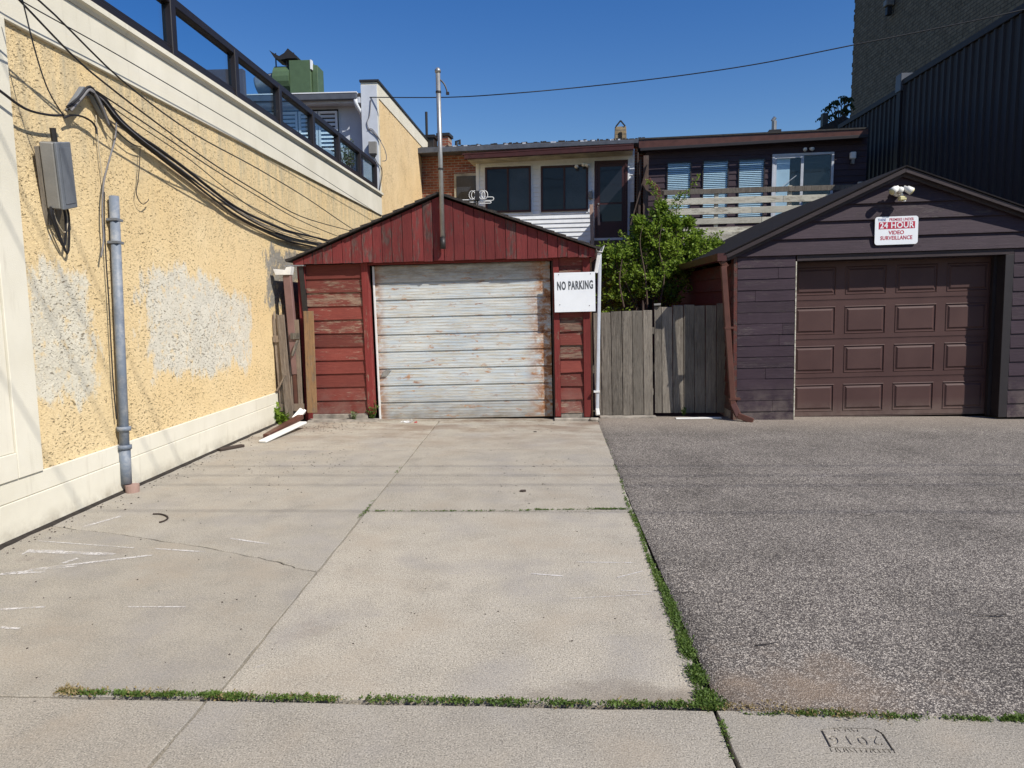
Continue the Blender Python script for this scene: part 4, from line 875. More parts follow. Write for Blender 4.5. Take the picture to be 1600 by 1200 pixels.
hk = MB().tube(smooth_pts([G(239, 803, .008), G(250, 803, .008), G(260, 806, .008), G(262, 810, .008), G(256, 814, .008), G(249, 816, .008)], 4), .006, 6).build('bent_rod', 'debris', None); tag(hk, 'thin rusty bent rod curled on the smooth concrete slab', 'rod')
# crumpled litter
lq = G(637, 660)
lt = thing('litter', 'crumpled piece of white paper with a red scrap by the roll door', 'litter', (lq.x, lq.y - .02, 0.0))
mb = MB()
for k in range(10):
    x = -.09 + k * .016; mb.quad((x, -.03, .002), (x + .02, -.035, .004 + rr(0, .02)), (x + .022, .02, .01 + rr(0, .035) + (.05 if k == 8 else 0)), (x + .002, .02, .006 + rr(0, .02)))
mb.build('paper', 'paper', lt, fix=False); MB().quad((.09, -.02, .003), (.14, -.025, .003), (.13, 0, .02), (.10, .0, .012)).build('red_scrap', 'red_scrap', lt, fix=False)
for (p, s_2, lab) in (((817, 768), .028, 'dark crumb of debris lying alone on the middle concrete slab'), ((836, 675), .02, 'small dry leaf scrap near the shed threshold')):
    q = G(*p); o = MB().ext([(-s_2, -s_2 * .5), (0, -s_2 * .8), (s_2, -.2 * s_2), (s_2 * .6, s_2 * .7), (-s_2 * .6, s_2 * .6)], 'z', 0, s_2 * .4).build('debris_bit', 'debris', None); o.location = q; tag(o, lab, 'debris')
# scattered grit: nobody could count it
mb = MB()
def grit(x, y, s):
    a = rr(0, 6.28); b = len(mb.v); z = .002
    for k in range(4): mb.v.append((x + s * math.cos(a + k * 1.57) * rr(.6, 1.2), y + s * math.sin(a + k * 1.57) * rr(.6, 1.2), z))
    mb.v.append((x, y, z + s * .6))
    for k in range(4): mb.f.append((b + k, b + (k + 1) % 4, b + 4))
for _ in range(230): grit(rr(-3.6, .6), rr(2.75, 9.4), rr(.003, .007))
for _ in range(160): grit(XW + .09 + abs(random.gauss(0, .12)), rr(4, 9.4), rr(.004, .011))
for _ in range(160): grit(random.gauss(-2.9, .3), random.gauss(9.1, .22), rr(.004, .011))
for _ in range(110): grit(random.gauss(-2.45, .35), random.gauss(6.9, .5), rr(.004, .009))
for _ in range(60): grit(random.gauss(-.1, .35), random.gauss(6.6, .6), rr(.004, .009))
for _ in range(40): grit(random.gauss(-.3, .5), random.gauss(8.9, .3), rr(.004, .010))
tag(mb.build('scattered_grit', 'debris', None, fix=False), 'dark grit, crumbs and bits of leaf scattered over the concrete', 'grit', kind='stuff')
# soil and rubble at the wall foot
mb = MB(); n = 110
for i in range(n):
    y = 3 + (9.5 - 3) * i / (n - 1); w = .004 + .012 * max(0, 0.4 + mnoise.noise((y * 5, 0, 0))) + .02 * max(0, mnoise.noise((y * 1.3, 4, 0)))
    mb.v += [(XW + .036, y, .018), (XW + .05 + w, y, .0085 + .006 * mnoise.noise((y * 20, 1, 1))), (XW + .066 + w * 1.8, y, -.01)]
    if i: b = (i - 1) * 3; mb.f += [(b, b + 1, b + 4, b + 3), (b + 1, b + 2, b + 5, b + 4)]
tag(mb.build('dirt_line', 'soil', None, fix=False), 'dark line of dirt gathered along the foot of the cream plinth', 'dirt', kind='stuff')
# chalk
def chalk(parts, name='chalk_drawing'):
    mb = MB()
    for (p, q, w) in parts:
        a = G(*p, .003); b = G(*q, .003); t = (b - a).normalized(); s = Vector((-t.y, t.x, 0)) * w / 2; mb.quad(a - s, b - s, b + s, a + s)
    o = mb.build(name, 'chalk', drive, fix=False); return o
chalk([((45, 861), (178, 866), .045), ((35, 866), (48, 858), .018), ((48, 859), (100, 860), .012), ((45, 890), (238, 867), .03), ((98, 880), (122, 872), .03), ((5, 896), (120, 884), .02), ((60, 845), (210, 856), .012), ((130, 823), (190, 806), .03), ((240, 857), (320, 862), .02),
       ((360, 841), (420, 850), .02), ((0, 897), (70, 893), .03), ((0, 952), (70, 948), .022), ((200, 948), (290, 948), .012), ((0, 980), (30, 982), .02), ((395, 1044), (415, 1038), .016),
       ((900, 878), (990, 879), .012), ((830, 896), (880, 900), .016), ((965, 902), (1005, 892), .012), ((700, 897), (728, 893), .010), ((970, 922), (1030, 925), .008), ((890, 935), (1020, 928), .008)])
# ---------------- weeds
def blades(name, label, pts, n, hgt, spread, cat='weeds', mats=('grass_green',), leafy=.5):
    mb = MB(); 
    for _ in range(n):
        i = rr(0, len(pts) - 1.001); k = int(i); f = i - k; a = Vector(pts[k][:3]); b = Vector(pts[k + 1][:3]); p = a.lerp(b, f); w = pts[k][3] * (1 - f) + pts[k + 1][3] * f
        if random.random() > w * (0.84 + 1.5 * mnoise.noise((p.x * 7, p.y * 7, 2)) + .5 * mnoise.noise((p.x * 25, p.y * 25, 5))): continue
        d = (b - a).normalized(); s = Vector((-d.y, d.x, 0)); p = p + s * random.gauss(0, spread * .5 * w) ; p.z = .001
        if random.random() < leafy:
            for _k in range(3): leaf(mb, p + Vector((rr(-.01, .01), rr(-.01, .01), rr(.0, hgt * .7 * w))), rr(.007, .016), Vector((rr(-1, 1), rr(-1, 1), rr(.1, .8))).normalized())
        else:
            h = hgt * rr(.5, 1.3) * w; t = Vector((rr(-.6, .6), rr(-.6, .6), 1)).normalized() * h; sd = Vector((rr(-1, 1), rr(-1, 1), 0)).normalized() * .0016
            b_ = len(mb.v); mb.v += [tuple(p - sd), tuple(p + sd), tuple(p + t * .6 + sd * .8), tuple(p + t + Vector((t.x, t.y, -abs(t.x)) ) * .5)]; mb.f.append((b_, b_ + 1, b_ + 2, b_ + 3))
    return tag(mb.build(name, mats[0], None, fix=False), label, cat, kind='stuff')
def gp(px, py, w): q = G(px, py); return (q.x, q.y, 0, w)
blades('joint_weeds', 'green weeds filling the joint between sidewalk and concrete driveway', [gp(90, 1081, .15), gp(130, 1084, .5), gp(190, 1085, .75), gp(240, 1087, .3), gp(270, 1087, .9), gp(330, 1087, .75), gp(345, 1088, .3), (-1.27, 2.682, 0, 1.05), (-.6, 2.684, 0, 1.05), (-.1, 2.684, 0, .95), (.3, 2.684, 0, .9), (.70, 2.69, 0, 1.0)], 6500, .016, .022)
blades('edge_weeds', 'green weeds growing along the edge between concrete and asphalt', [gp(984, 797, .6), gp(1000, 830, .30), gp(1012, 870, .42), gp(1033, 915, .6), gp(1048, 950, .9), gp(1066, 1000, .95), gp(1082, 1040, 1.05), gp(1100, 1085, 1.2), gp(1112, 1110, 1.3)], 7000, .018, .032)
blades('thin_edge_weeds', 'sparse tiny weeds in the upper seam beside the asphalt', [gp(945, 680, .05), gp(962, 730, .15), gp(972, 758, .4), gp(978, 780, .3), gp(984, 797, .7)], 900, .02, .02)
blades('cross_joint_weeds', 'tiny weeds in the cross joint of the driveway', [gp(575, 800, .9), gp(600, 799, .1), gp(690, 799, .3), gp(735, 799, .15), gp(820, 798, .15), gp(838, 797, .55), gp(860, 797, .1), gp(930, 796, .5), gp(960, 796, .4), gp(985, 796, .7)], 2600, .018, .014)
blades('long_joint_weeds', 'small tufts in the long driveway joint', [gp(558, 812, .1), gp(570, 802, .7), gp(580, 788, .3), gp(592, 770, .0), gp(612, 746, .0), gp(620, 737, .3), gp(628, 727, .0)], 650, .016, .018)
blades('asphalt_edge_weeds', 'ragged patch of weeds where the asphalt meets the sidewalk', [gp(1165, 1117, .1), gp(1250, 1116, .35), gp(1275, 1115, .7), gp(1330, 1118, .55), gp(1390, 1120, .5), gp(1410, 1122, .1), gp(1430, 1121, .6), gp(1520, 1124, .45), gp(1560, 1126, .05), gp(1585, 1124, .6), gp(1640, 1126, .6)], 3800, .020, .03)
blades('sidewalk_joint_weeds', 'a few weeds in the sidewalk joint', [(.66, 2.62, 0, .1), (.645, 2.50, 0, .8), (.64, 2.44, 0, .5), (.64, 2.36, 0, .1)], 260, .014, .012)
blades('dry_weeds', 'dry yellowed stalks among the joint weeds', [gp(90, 1081, .8), gp(130, 1082, .8), gp(340, 1088, .8), (-.6, 2.684, 0, .6), (.6, 2.69, 0, .8), gp(1290, 1116, .9), gp(1390, 1120, .8)], 1500, .02, .04, mats=('dry_grass',), leafy=.3)
def weed(label, px, py, n, h, spread, lf_s, mat='grass_green', droop=.5):
    q = G(px, py); t = thing('weed', label, 'weed', q); st = MB(); lv = MB()
    for _ in range(n):
        a = rr(0, 6.28); r = rr(.1, 1) * spread; top = Vector((math.cos(a) * r, math.sin(a) * r * .6, h * rr(.5, 1.1))); st.tube([(0, 0, 0), top * .5 + Vector((0, 0, h * .08)), top], [.003, .0025, .0015], 4)
        for j in range(9): f = .15 + .85 * j / 8; p = top * f + Vector((0, 0, h * .08 * math.sin(f * 3.1))); leaf(lv, p, lf_s * rr(.7, 1.3), Vector((rr(-1, 1), rr(-1, 1), rr(-.3, .9))).normalized())
    st.build('stems', mat, t, fix=False); lv.build('leaves', mat, t, fix=False); return t
weed('feathery green weed at the left foot of the roll door', 582, 657, 26, .26, .10, .035)
weed('low pale weed on the threshold left of the feathery weed', 553, 658, 10, .13, .06, .03, 'leaf_pale')
weed('broad leaved green weed by the gate at the foot of the yellow wall', 427, 662, 6, .24, .12, .11, 'leaf_bright')
weed('second broad leaved weed under the broken picket gate', 440, 662, 5, .16, .12, .10, 'leaf_bright')
weed('small sprig growing through the plank gate near the ground', 1068, 650, 4, .12, .05, .04)

# ================================================================== PLANK FENCE AND GATE BETWEEN THE GARAGES
def planks(name, label, cat, Y, pxs, top, bot, mat='grey_board', post=True):
    t = thing(name, label, cat, (0, Y, 0))
    for i in range(len(pxs) - 1):
        xa_, xb_ = PY(pxs[i], 560, Y).x, PY(pxs[i + 1], 560, Y).x; f = i / (len(pxs) - 1)
        z1 = PY(pxs[i], top[0] * (1 - f) + top[1] * f, Y).z + rr(-.012, .012); lean = rr(-.006, .006) - .03
        MB().hexa([(xa_ + .004, 0, bot), (xb_ - .004, 0, bot), (xb_ - .004, .02, bot), (xa_ + .004, .02, bot), (xa_ + .004 + lean, -.004 + rr(-.006, .006), z1), (xb_ - .004 + lean, 0, z1 + rr(-.008, .008)), (xb_ - .004 + lean, .02, z1), (xa_ + .004 + lean, .02, z1)]).build('plank', mat, t, bevel=.003)
    xa_, xb_ = PY(pxs[0], 560, Y).x, PY(pxs[-1], 560, Y).x
    for z in (.3, 1.15): MB().box(xa_, xb_, .026, .06, z, z + .09).build('rail', mat, t)
    return t
planks('plank_fence', 'grey vertical plank fence beside the white downpipe', 'fence', 9.86, [930, 941, 957, 974, 990, 1007, 1022], (488, 483), .02)
gt = planks('plank_gate', 'taller grey plank gate next to the brown garage, half in shadow', 'gate', 9.99, [1024, 1036, 1053, 1070, 1087, 1104, 1121, 1138, 1150], (480, 473), .03)
xa_ = PY(1024, 560, 9.99).x; MB().tube([(xa_ - .03, -.02, 1.545), (xa_ + .06, -.03, 1.55)], .018, 8).build('latch', 'box_side', gt)
struct('fence_sill', MB().box(.70, 1.48, 9.72, 9.85, -.01, .022), 'sill_concrete', bevel=.006)
lyb = MB().hexa([(0, 0, 0), (.62, .04, 0), (.62, .10, 0), (0, .07, 0), (0, 0, .014), (.62, .04, .016), (.62, .10, .016), (0, .07, .014)]).build('white_strip', 'white_metal', None, bevel=.003); lyb.location = (1.72, 9.62, .002); tag(lyb, 'thin white strip lying on the asphalt below the plank gate', 'strip')

# ================================================================== BROWN GARAGE
YB = 9.60
bg = thing('brown_garage', 'dark aubergine gabled garage with lapped boards and a brown panelled door', 'garage', (4.55, YB, 0), (0, R(-1.1), 0))
FB = Frame((4.55, YB, 0), 0)
def bx_(X): return X - 4.55
LX0, LX1, RX0 = 2.52, 3.27, 6.03
D0, D1 = 3.275, 5.93
nb = 15; top = 2.20; z0b = .0; pb = (top - z0b) / nb
for k in range(nb):
    xj = [bx_(LX0)] + ([bx_(rr(2.7, 3.15))] if k in (1, 4, 7, 8, 11, 13) else []) + [bx_(LX1)]
    for ja, jb in zip(xj[:-1], xj[1:]):
        lap(MB(), ja + .001, jb - .001, z0b + k * pb, z0b + (k + 1) * pb - .002, 0, .014 + rr(0, .003), .020 + rr(0, .006), sag=rr(-.002, .002)).build('siding_board', 'aubergine_siding', bg, bevel=.002)
nr = 10; pr = top / nr
for k in range(12): lap(MB(), bx_(RX0), bx_(7.0), z0b + k * (top / 12), z0b + (k + 1) * (top / 12) - .001, 0, .012, .026).build('siding_board', 'aubergine_siding', bg, bevel=.002)
MB().box(bx_(2.47), bx_(2.518), -.026, .10, 0, 2.23).build('corner_board', 'side_siding', bg, bevel=.003)
MB().box(bx_(3.272), bx_(3.285), -.022, .22, 0, 2.12).build('door_jamb', 'grey_rail', bg)
MB().box(bx_(D1 - .01), bx_(RX0 - .002), -.024, .26, 0, 2.12).build('door_jamb', 'dark_frame', bg, bevel=.004)
MB().box(bx_(3.285), bx_(RX0 - .002), -.020, .24, 2.122, 2.198).build('lintel', 'aubergine_trim', bg, bevel=.004)
MB().box(bx_(2.52), bx_(3.27), .003, .05, 0, 2.2).build('wall_sheathing', 'interior', bg)
MB().box(bx_(6.035), bx_(6.95), .003, .05, 0, 2.2).build('wall_sheathing', 'interior', bg)
# gable courses
eaveL, eaveR, apex = (2.335, 2.235), (6.98, 2.33), (4.575, 3.245)
def rzB(X, e=0.0):
    return apex[1] - e - (apex[0] - X) * (apex[1] - eaveL[1]) / (apex[0] - eaveL[0]) if X < apex[0] else apex[1] - e - (X - apex[0]) * (apex[1] - eaveR[1]) / (eaveR[0] - apex[0])
def xat(z, side, e=0.0):
    return apex[0] - (apex[1] - e - z) / (apex[1] - eaveL[1]) * (apex[0] - eaveL[0]) if side < 0 else apex[0] + (apex[1] - e - z) / (apex[1] - eaveR[1]) * (eaveR[0] - apex[0])
zc = 2.200; hs = [.205, .215, .205, .215, .30]
for k, h in enumerate(hs):
    z0, z1 = zc, min(zc + h, apex[1] - .05); e = .035
    xl0, xl1 = max(xat(z0, -1, e), 2.50), xat(z1, -1, e); xr0, xr1 = min(xat(z0, 1, e), 6.98), xat(z1, 1, e)
    xl0 = max(xl0, 2.5); cuts = [xl0]
    t1, t0 = .050, .016
    mb = MB(); mb.hexa([(bx_(xl0), -t1, z0), (bx_(xr0), -t1, z0), (bx_(xr0), 0, z0), (bx_(xl0), 0, z0), (bx_(max(xl1, xl0)), -t0, z1 + .012), (bx_(xr1), -t0, z1 + .012), (bx_(xr1), 0, z1 + .012), (bx_(max(xl1, xl0)), 0, z1 + .012)])
    mb.build('gable_board', 'aubergine_siding', bg, bevel=.003); zc = z1
MB().ext([(bx_(2.5), 2.2), (bx_(7), 2.2), (bx_(apex[0]), apex[1] - .04)], 'y', .001, .04).build('gable_backing', 'interior', bg)
# rakes: two stepped boards and the shingle edge on each side
def rake(p, q, w, th, y0, y1, mat, off, name='rake_board'):
    d = Vector((q[0] - p[0], q[1] - p[1])).normalized(); nrm = Vector((-d.y, d.x)); nrm = nrm if nrm.y > 0 else -nrm
    a0 = Vector(p) + nrm * off; b0 = Vector(q) + nrm * off; a1 = a0 + nrm * -w; b1 = b0 + nrm * -w
    b0 = Vector((q[0], b0.y + (q[0] - b0.x) * d.y / d.x)); b1 = Vector((q[0], b1.y + (q[0] - b1.x) * d.y / d.x))
    MB().ext([(bx_(a1.x), a1.y), (bx_(b1.x), b1.y), (bx_(b0.x), b0.y), (bx_(a0.x), a0.y)], 'y', y0, y1).build(name, mat, bg, bevel=.003)
for e_ in (eaveL, eaveR):
    rake(e_, apex, .055, .02, -.150, -.125, 'aubergine_trim', -.002)
    rake(e_, apex, .060, .02, -.090, -.0555, 'aubergine_trim', -.036)
    rake(e_, apex, .018, .02, -.165, 5.0, 'dark_shingle', .022, 'roof_slope')
    rake(e_, apex, .014, .02, -.124, 5.0, 'side_siding', .0025, 'roof_sheathing')
# left flank: boards running back
for k in range(11):
    z0 = .15 + k * .18
    MB().hexa([(bx_(2.455), .101, z0), (bx_(2.49), .101, z0), (bx_(2.49), 5.0, z0), (bx_(2.455), 5.0, z0), (bx_(2.475), .101, z0 + .178), (bx_(2.49), .101, z0 + .178), (bx_(2.49), 5.0, z0 + .178), (bx_(2.475), 5.0, z0 + .178)]).build('flank_board', 'side_siding', bg)
MB().box(bx_(2.46), bx_(2.50), .10, 5.0, -.05, .15).build('flank_foot', 'sill_concrete', bg)
MB().box(bx_(6.94), bx_(6.98), .05, 5.0, 0, 2.2).build('flank_wall', 'side_siding', bg)
MB().ext([(bx_(2.48), 0), (bx_(6.98), 0), (bx_(6.98), 2.2), (bx_(apex[0]), 3.1), (bx_(2.48), 2.2)], 'y', 5.0, 5.04).build('back_wall', 'side_siding', bg)
# panelled door
bd = bpy.data.objects.new('garage_door', None); C.objects.link(bd); bd.parent = bg; bd.location = (bx_((D0 + D1) / 2), .215, .012)
DW = D1 - D0 - .02; DH = 2.105; SH = DH / 4; ycells = 4
def door_section():
    mb = MB(); w2 = DW / 2; g = .006
    # stepped meeting edges
    mb.box(-w2, w2, .006, .03, 0, SH - .002)
    col = DW / ycells; mx_, mz0, mz1 = .060, .080, .075
    xs_ = [-w2] + sum([[-w2 + col * i + mx_, -w2 + col * (i + 1) - mx_] for i in range(ycells)], []) + [w2]
    za, zb = .018, SH - .020; pz0, pz1 = mz0, SH - mz1; y = 0.0
    # rails and stiles as a face sheet with openings
    for (x0, x1) in [(xs_[i], xs_[i + 1]) for i in range(0, len(xs_), 2)]: mb.box(x0, x1, y, .0059, za, zb)
    for i in range(ycells):
        x0, x1 = xs_[1 + 2 * i], xs_[2 + 2 * i]
        mb.box(x0, x1, y, .0058, za, pz0); mb.box(x0, x1, y, .0058, pz1, zb)
        # moulding: proud lip, then cove, then raised field
        def ring(a0, a1, ya, yb):
            P = [(x0 + a0, ya, pz0 + a0), (x1 - a0, ya, pz0 + a0), (x1 - a0, ya, pz1 - a0), (x0 + a0, ya, pz1 - a0)]; Q = [(x0 + a1, yb, pz0 + a1), (x1 - a1, yb, pz0 + a1), (x1 - a1, yb, pz1 - a1), (x0 + a1, yb, pz1 - a1)]
            for k in range(4): mb.quad(P[k], P[(k + 1) % 4], Q[(k + 1) % 4], Q[k])
        ring(-.001, .008, -.0005, -.007); ring(.008, .014, -.007, .0045); ring(.014, .030, .0045, .0048); ring(.030, .052, .0048, -.008)
        mb.quad((x0 + .052, -.008, pz0 + .052), (x1 - .052, -.008, pz0 + .052), (x1 - .052, -.008, pz1 - .052), (x0 + .052, -.008, pz1 - .052))
    return mb
sec = door_section().build('door_section', 'brown_door_paint', bd, fix=False)
for k in range(1, 4):
    me = sec.data.copy(); o = bpy.data.objects.new('door_section', me); C.objects.link(o); o.parent = bd
    for v in me.vertices: v.co.z += k * SH
MB().box(bx_(5.875), bx_(5.918), .14, .20, 0, 2.12).build('door_stop', 'dark_frame', bg)
# gutter along the left eave, downpipe with elbow
gz = 2.19
MB().ext([(bx_(2.235), gz + .06), (bx_(2.25), gz - .03), (bx_(2.33), gz - .035), (bx_(2.345), gz + .05), (bx_(2.335), gz + .05), (bx_(2.325), gz - .025), (bx_(2.258), gz - .02), (bx_(2.245), gz + .06)], 'y', -.14, 5.0).build('gutter', 'brown_metal', bg)
MB().box(bx_(2.232), bx_(2.35), -.148, -.141, gz - .04, gz + .06).build('gutter_cap', 'maroon_gutter', bg)
MB().obar((bx_(2.30), -.08, gz - .03), (bx_(2.36), -.06, gz - .12), .075, .06, (0, 1, 0)).build('outlet', 'brown_metal', bg, bevel=.006)
a = Vector((bx_(2.325), -.07, gz - .10)); b = Vector((bx_(2.455), -.07, .26))
MB().obar(a, b, .075, .06, (0, 1, 0)).build('downpipe', 'brown_metal', bg, bevel=.008)
MB().obar(b + Vector((-.0, .0, .01)), Vector((bx_(2.52), -.12, .10)), .082, .066, (0, 1, 0)).build('elbow', 'brown_metal', bg, bevel=.008)
MB().obar(Vector((bx_(2.51), -.12, .115)), Vector((bx_(2.69), -.20, .045)), .078, .06, (0, 1, 0)).build('downpipe_shoe', 'brown_metal', bg, bevel=.008)
for zz in (1.28, .33): t_ = (gz - .1 - zz) / (gz - .1 - .26); q = a.lerp(b, t_); MB().box(q.x - .045, q.x + .10, -.105, -.02, zz - .012, zz + .012).build('pipe_strap', 'brown_metal', bg)

# twin floodlight
fq = PY(1404, 300, 9.50)
fl = thing('security_light', 'white twin head security light with sensor on the brown gable', 'light', (fq.x, 9.55, fq.z), (0, 0, 0))
MB().tube([(0, -.005, 0), (0, -.03, 0), (0, -.045, 0)], [.055, .055, .03], 16).build('base', 'lamp_white', fl, smooth=True)
MB().tube([(0, -.03, 0), (0, -.11, .02), (0, -.13, .02)], [.03, .04, .03], 12).build('hub', 'lamp_white', fl, smooth=True)
for s in (-1, 1):
    h0 = Vector((s * .035, -.10, .055)); h1 = Vector((s * .125, -.14, -.01))
    o = MB().tube([h0, h0.lerp(h1, .3), h0.lerp(h1, .35), h1], [.022, .026, .040, .048], 14).build('lamp_head', 'lamp_white', fl, smooth=True)
    MB().tube([h1, h1.lerp(h0, -.10)], [.042, .030], 14).build('bulb', 'lamp_cream', o, smooth=True)
MB().tube([(0.02, -.08, -.02), (.025, -.10, -.06)], .018, 8).build('sensor_arm', 'lamp_white', fl)
MB().box(-.02, .065, -.14, -.07, -.115, -.062).build('sensor', 'lamp_cream', fl, bevel=.010); MB().box(.03, .062, -.13, -.08, -.128, -.116).build('sensor_eye', 'lamp_white', fl, bevel=.004)

# 24 HOUR sign
sc_ = PY(1401, 360, 9.53); S9 = 9.53 / 1109
vsn = thing('surveillance_sign', 'white and red 24 HOUR VIDEO SURVEILLANCE sign over the brown garage door', 'sign', (sc_.x, 9.535, sc_.z), (0, R(-1.2), 0))
def rrect(w, h, r, n=5):
    P = []
    for (cx, cz, a0) in ((w - r, h - r, 0), (-w + r, h - r, 90), (-w + r, -h + r, 180), (w - r, -h + r, 270)):
        for k in range(n): a = R(a0 + 90 * k / (n - 1)); P.append((cx + r * math.cos(a), cz + r * math.sin(a)))
    return P
sw2, sh2 = 31.5 * S9, 20.7 * S9
MB().ext(rrect(sw2, sh2, .035), 'y', 0, .004).build('panel', 'sign_white', vsn)
MB().box(-26 * S9, 26.8 * S9, -.0012, -.0002, 2.5 * S9, 12.8 * S9).build('red_band', 'sign_red', vsn)
text_obj('lettering', '24 HOUR', .105, 'white_vinyl', vsn, (.003, -.0022, 7.5 * S9), (R(90), 0, 0), ext=.0004, sx=.92, bold=.0022, space=1.08)
text_obj('lettering', 'VIDEO', .068, 'sign_red', vsn, (0, -.0012, -3.2 * S9), (R(90), 0, 0), ext=.0004, sx=.98, bold=.0014)
text_obj('lettering', 'SURVEILLANCE', .068, 'sign_red', vsn, (0, -.0012, -11.0 * S9), (R(90), 0, 0), ext=.0004, sx=.84, bold=.0014, space=1.05)
text_obj('lettering', 'PREMISES UNDER', .050, 'sign_red', vsn, (.060, -.0012, 16.0 * S9), (R(90), 0, 0), ext=.0004, sx=.80, bold=.0003)
text_obj('lettering', 'THESE', .046, 'sign_blue', vsn, (-.185, -.0012, 16.0 * S9), (R(90), 0, 0), ext=.0004, sx=.80, bold=.0003)

# ================================================================== HOUSES BEHIND
FH = Frame((0, 19.5, 0), R(-6))
def hthing(name, label, cat): return thing(name, label, cat, FH.o, (0, 0, FH.rz))
L = FH.loc
def sheet(px0, py0, px1, py1, d):    # local rectangle from two opposite corners
    a = L(px0, py0, d); b = L(px1, py1, d); return min(a[0], b[0]), max(a[0], b[0]), min(a[1], b[1]), max(a[1], b[1])
# ---- brick house at the back, with the long roof edge
bh = hthing('brick_house', 'red brick house with a white framed window beside the mast', 'house')
xl = L(660, 260, 1.5)[0]; xr_ = L(1000, 240, 1.5)[0]; zt = L(700, 240, 1.5)[1]
MB().ext([(xl - .6, 0), (xr_ + 1.2, 0), (xr_ + 1.2, zt + .15), (xl - .6, zt)], 'y', 1.5, 1.8).build('brick_wall', 'red_brick', bh)
x0, x1, z0, z1 = sheet(710, 272, 745, 308, 1.5)
MB().box(x0, x1 + .3, 1.44, 1.498, z0 - .5, z1).build('window_frame', 'dirty_white', bh, bevel=.004)
wf = MB().box(x0 + .07, x1 + .3, 1.425, 1.4385, z0 - .45, z1 - .08).build('window_pane', 'screened_pane', bh)
MB().ext([(x0 - .05, z1 + .01), (x1 + .1, z1 + .01), (x1 + .02, z1 + .13), ((x0 + x1) / 2, z1 + .18), (x0 + .03, z1 + .13)], 'y', 1.46, 1.499).build('brick_arch', 'red_brick', bh)
ra = L(668, 235, 1.1); rb = L(1005, 221, 1.1)
MB().hexa([(ra[0] - .3, .95, ra[1] - .10), (rb[0], .95, rb[1] - .07), (rb[0], 1.5, rb[1] - .07), (ra[0] - .3, 1.5, ra[1] - .10), (ra[0] - .3, .95, ra[1] + .05), (rb[0], .95, rb[1] + .03), (rb[0], 1.5, rb[1] + .03), (ra[0] - .3, 1.5, ra[1] + .05)]).build('gutter', 'grey_gutter', bh, bevel=.01)
MB().hexa([(ra[0] - .3, 1.3, ra[1] + .0), (rb[0], 1.3, rb[1] + .0), (rb[0], 6, rb[1] + .1), (ra[0] - .3, 6, ra[1] + .1), (ra[0] - .3, 1.3, ra[1] + .14), (rb[0], 1.3, rb[1] + .12), (rb[0], 6, rb[1] + .3), (ra[0] - .3, 6, ra[1] + .3)]).build('roof', 'roof_tar', bh)
mb = MB()
for k in range(70):
    f = k / 69; x = ra[0] + (rb[0] - ra[0]) * f; z = ra[1] + (rb[1] - ra[1]) * f + .12; mb.box(x - rr(.02, .06), x + rr(.02, .06), 1.31, 1.42, z, z + rr(.01, .055))
mb.build('roof_edge_debris', 'shingle', bh)
mb = MB()
for k in range(16):
    f = rr(.05, 1); x = ra[0] + (rb[0] - ra[0]) * f; z = ra[1] + (rb[1] - ra[1]) * f + .10; mb.box(x - rr(.02, .08), x + rr(.02, .06), 1.27, 1.30, z, z + rr(.02, .05))
mb.build('flashing_patches', 'white_aluminium', bh)
def chim(px0, px1, pyt, pyb, d, mat, cap=None, depth=.45):
    x0, x1, z0, z1 = sheet(px0, pyt, px1, pyb, d); o = MB().box(x0, x1, d, d + depth, z0 - .5, z1).build('chimney', mat, bh, bevel=.01)
    if cap: MB().box(x0 - .04, x1 + .04, d - .04, d + depth + .04, z1 + .002, z1 + .09).build('chimney_cap', cap, o)
    return o
chim(684, 701, 213, 232, 3.0, 'red_brick', 'dark_metal'); chim(658, 678, 216, 236, 2.6, 'dark_metal', 'dark_metal')
x0, x1, z0, z1 = sheet(664, 175, 669, 220, 2.8); MB().tube([((x0 + x1) / 2, 2.8, z0), ((x0 + x1) / 2, 2.8, z1)], (x1 - x0) / 2, 10).build('stove_pipe', 'dark_metal', bh)
q = L(713, 225, 2); MB().tube([(q[0], 2, q[1] - .3), (q[0], 2, q[1] + .08), (q[0] + .1, 2, q[1] + .1), (q[0] + .1, 2, q[1] - .02)], .045, 8).build('vent', 'dark_metal', bh)
x0, x1, z0, z1 = sheet(958, 198, 981, 222, 3.5); w = x1 - x0
co = MB().hexa([(x0, 3.5, z0 - .6), (x1, 3.5, z0 - .6), (x1, 4.0, z0 - .6), (x0, 4.0, z0 - .6), (x0 + w * .12, 3.5, z1), (x1 - w * .12, 3.5, z1), (x1 - w * .12, 4.0, z1), (x0 + w * .12, 4.0, z1)]).build('chimney', 'stone_chimney', bh, bevel=.01, label='tapered pale stone chimney with a small metal peak')
c_ = (x0 + x1) / 2
MB().obar((c_ - .14, 3.5, z1), (c_, 3.5, z1 + .17), .04, .04, (0, 1, 0)).build('chimney_cowl', 'dark_metal', co); MB().obar((c_ + .14, 3.5, z1), (c_, 3.5, z1 + .17), .04, .04, (0, 1, 0)).build('chimney_cowl', 'dark_metal', co)
MB().box(c_ - .05, c_ + .05, 3.48, 3.499, z0 + .1, z0 + .3).build('chimney_vent', 'interior', co)

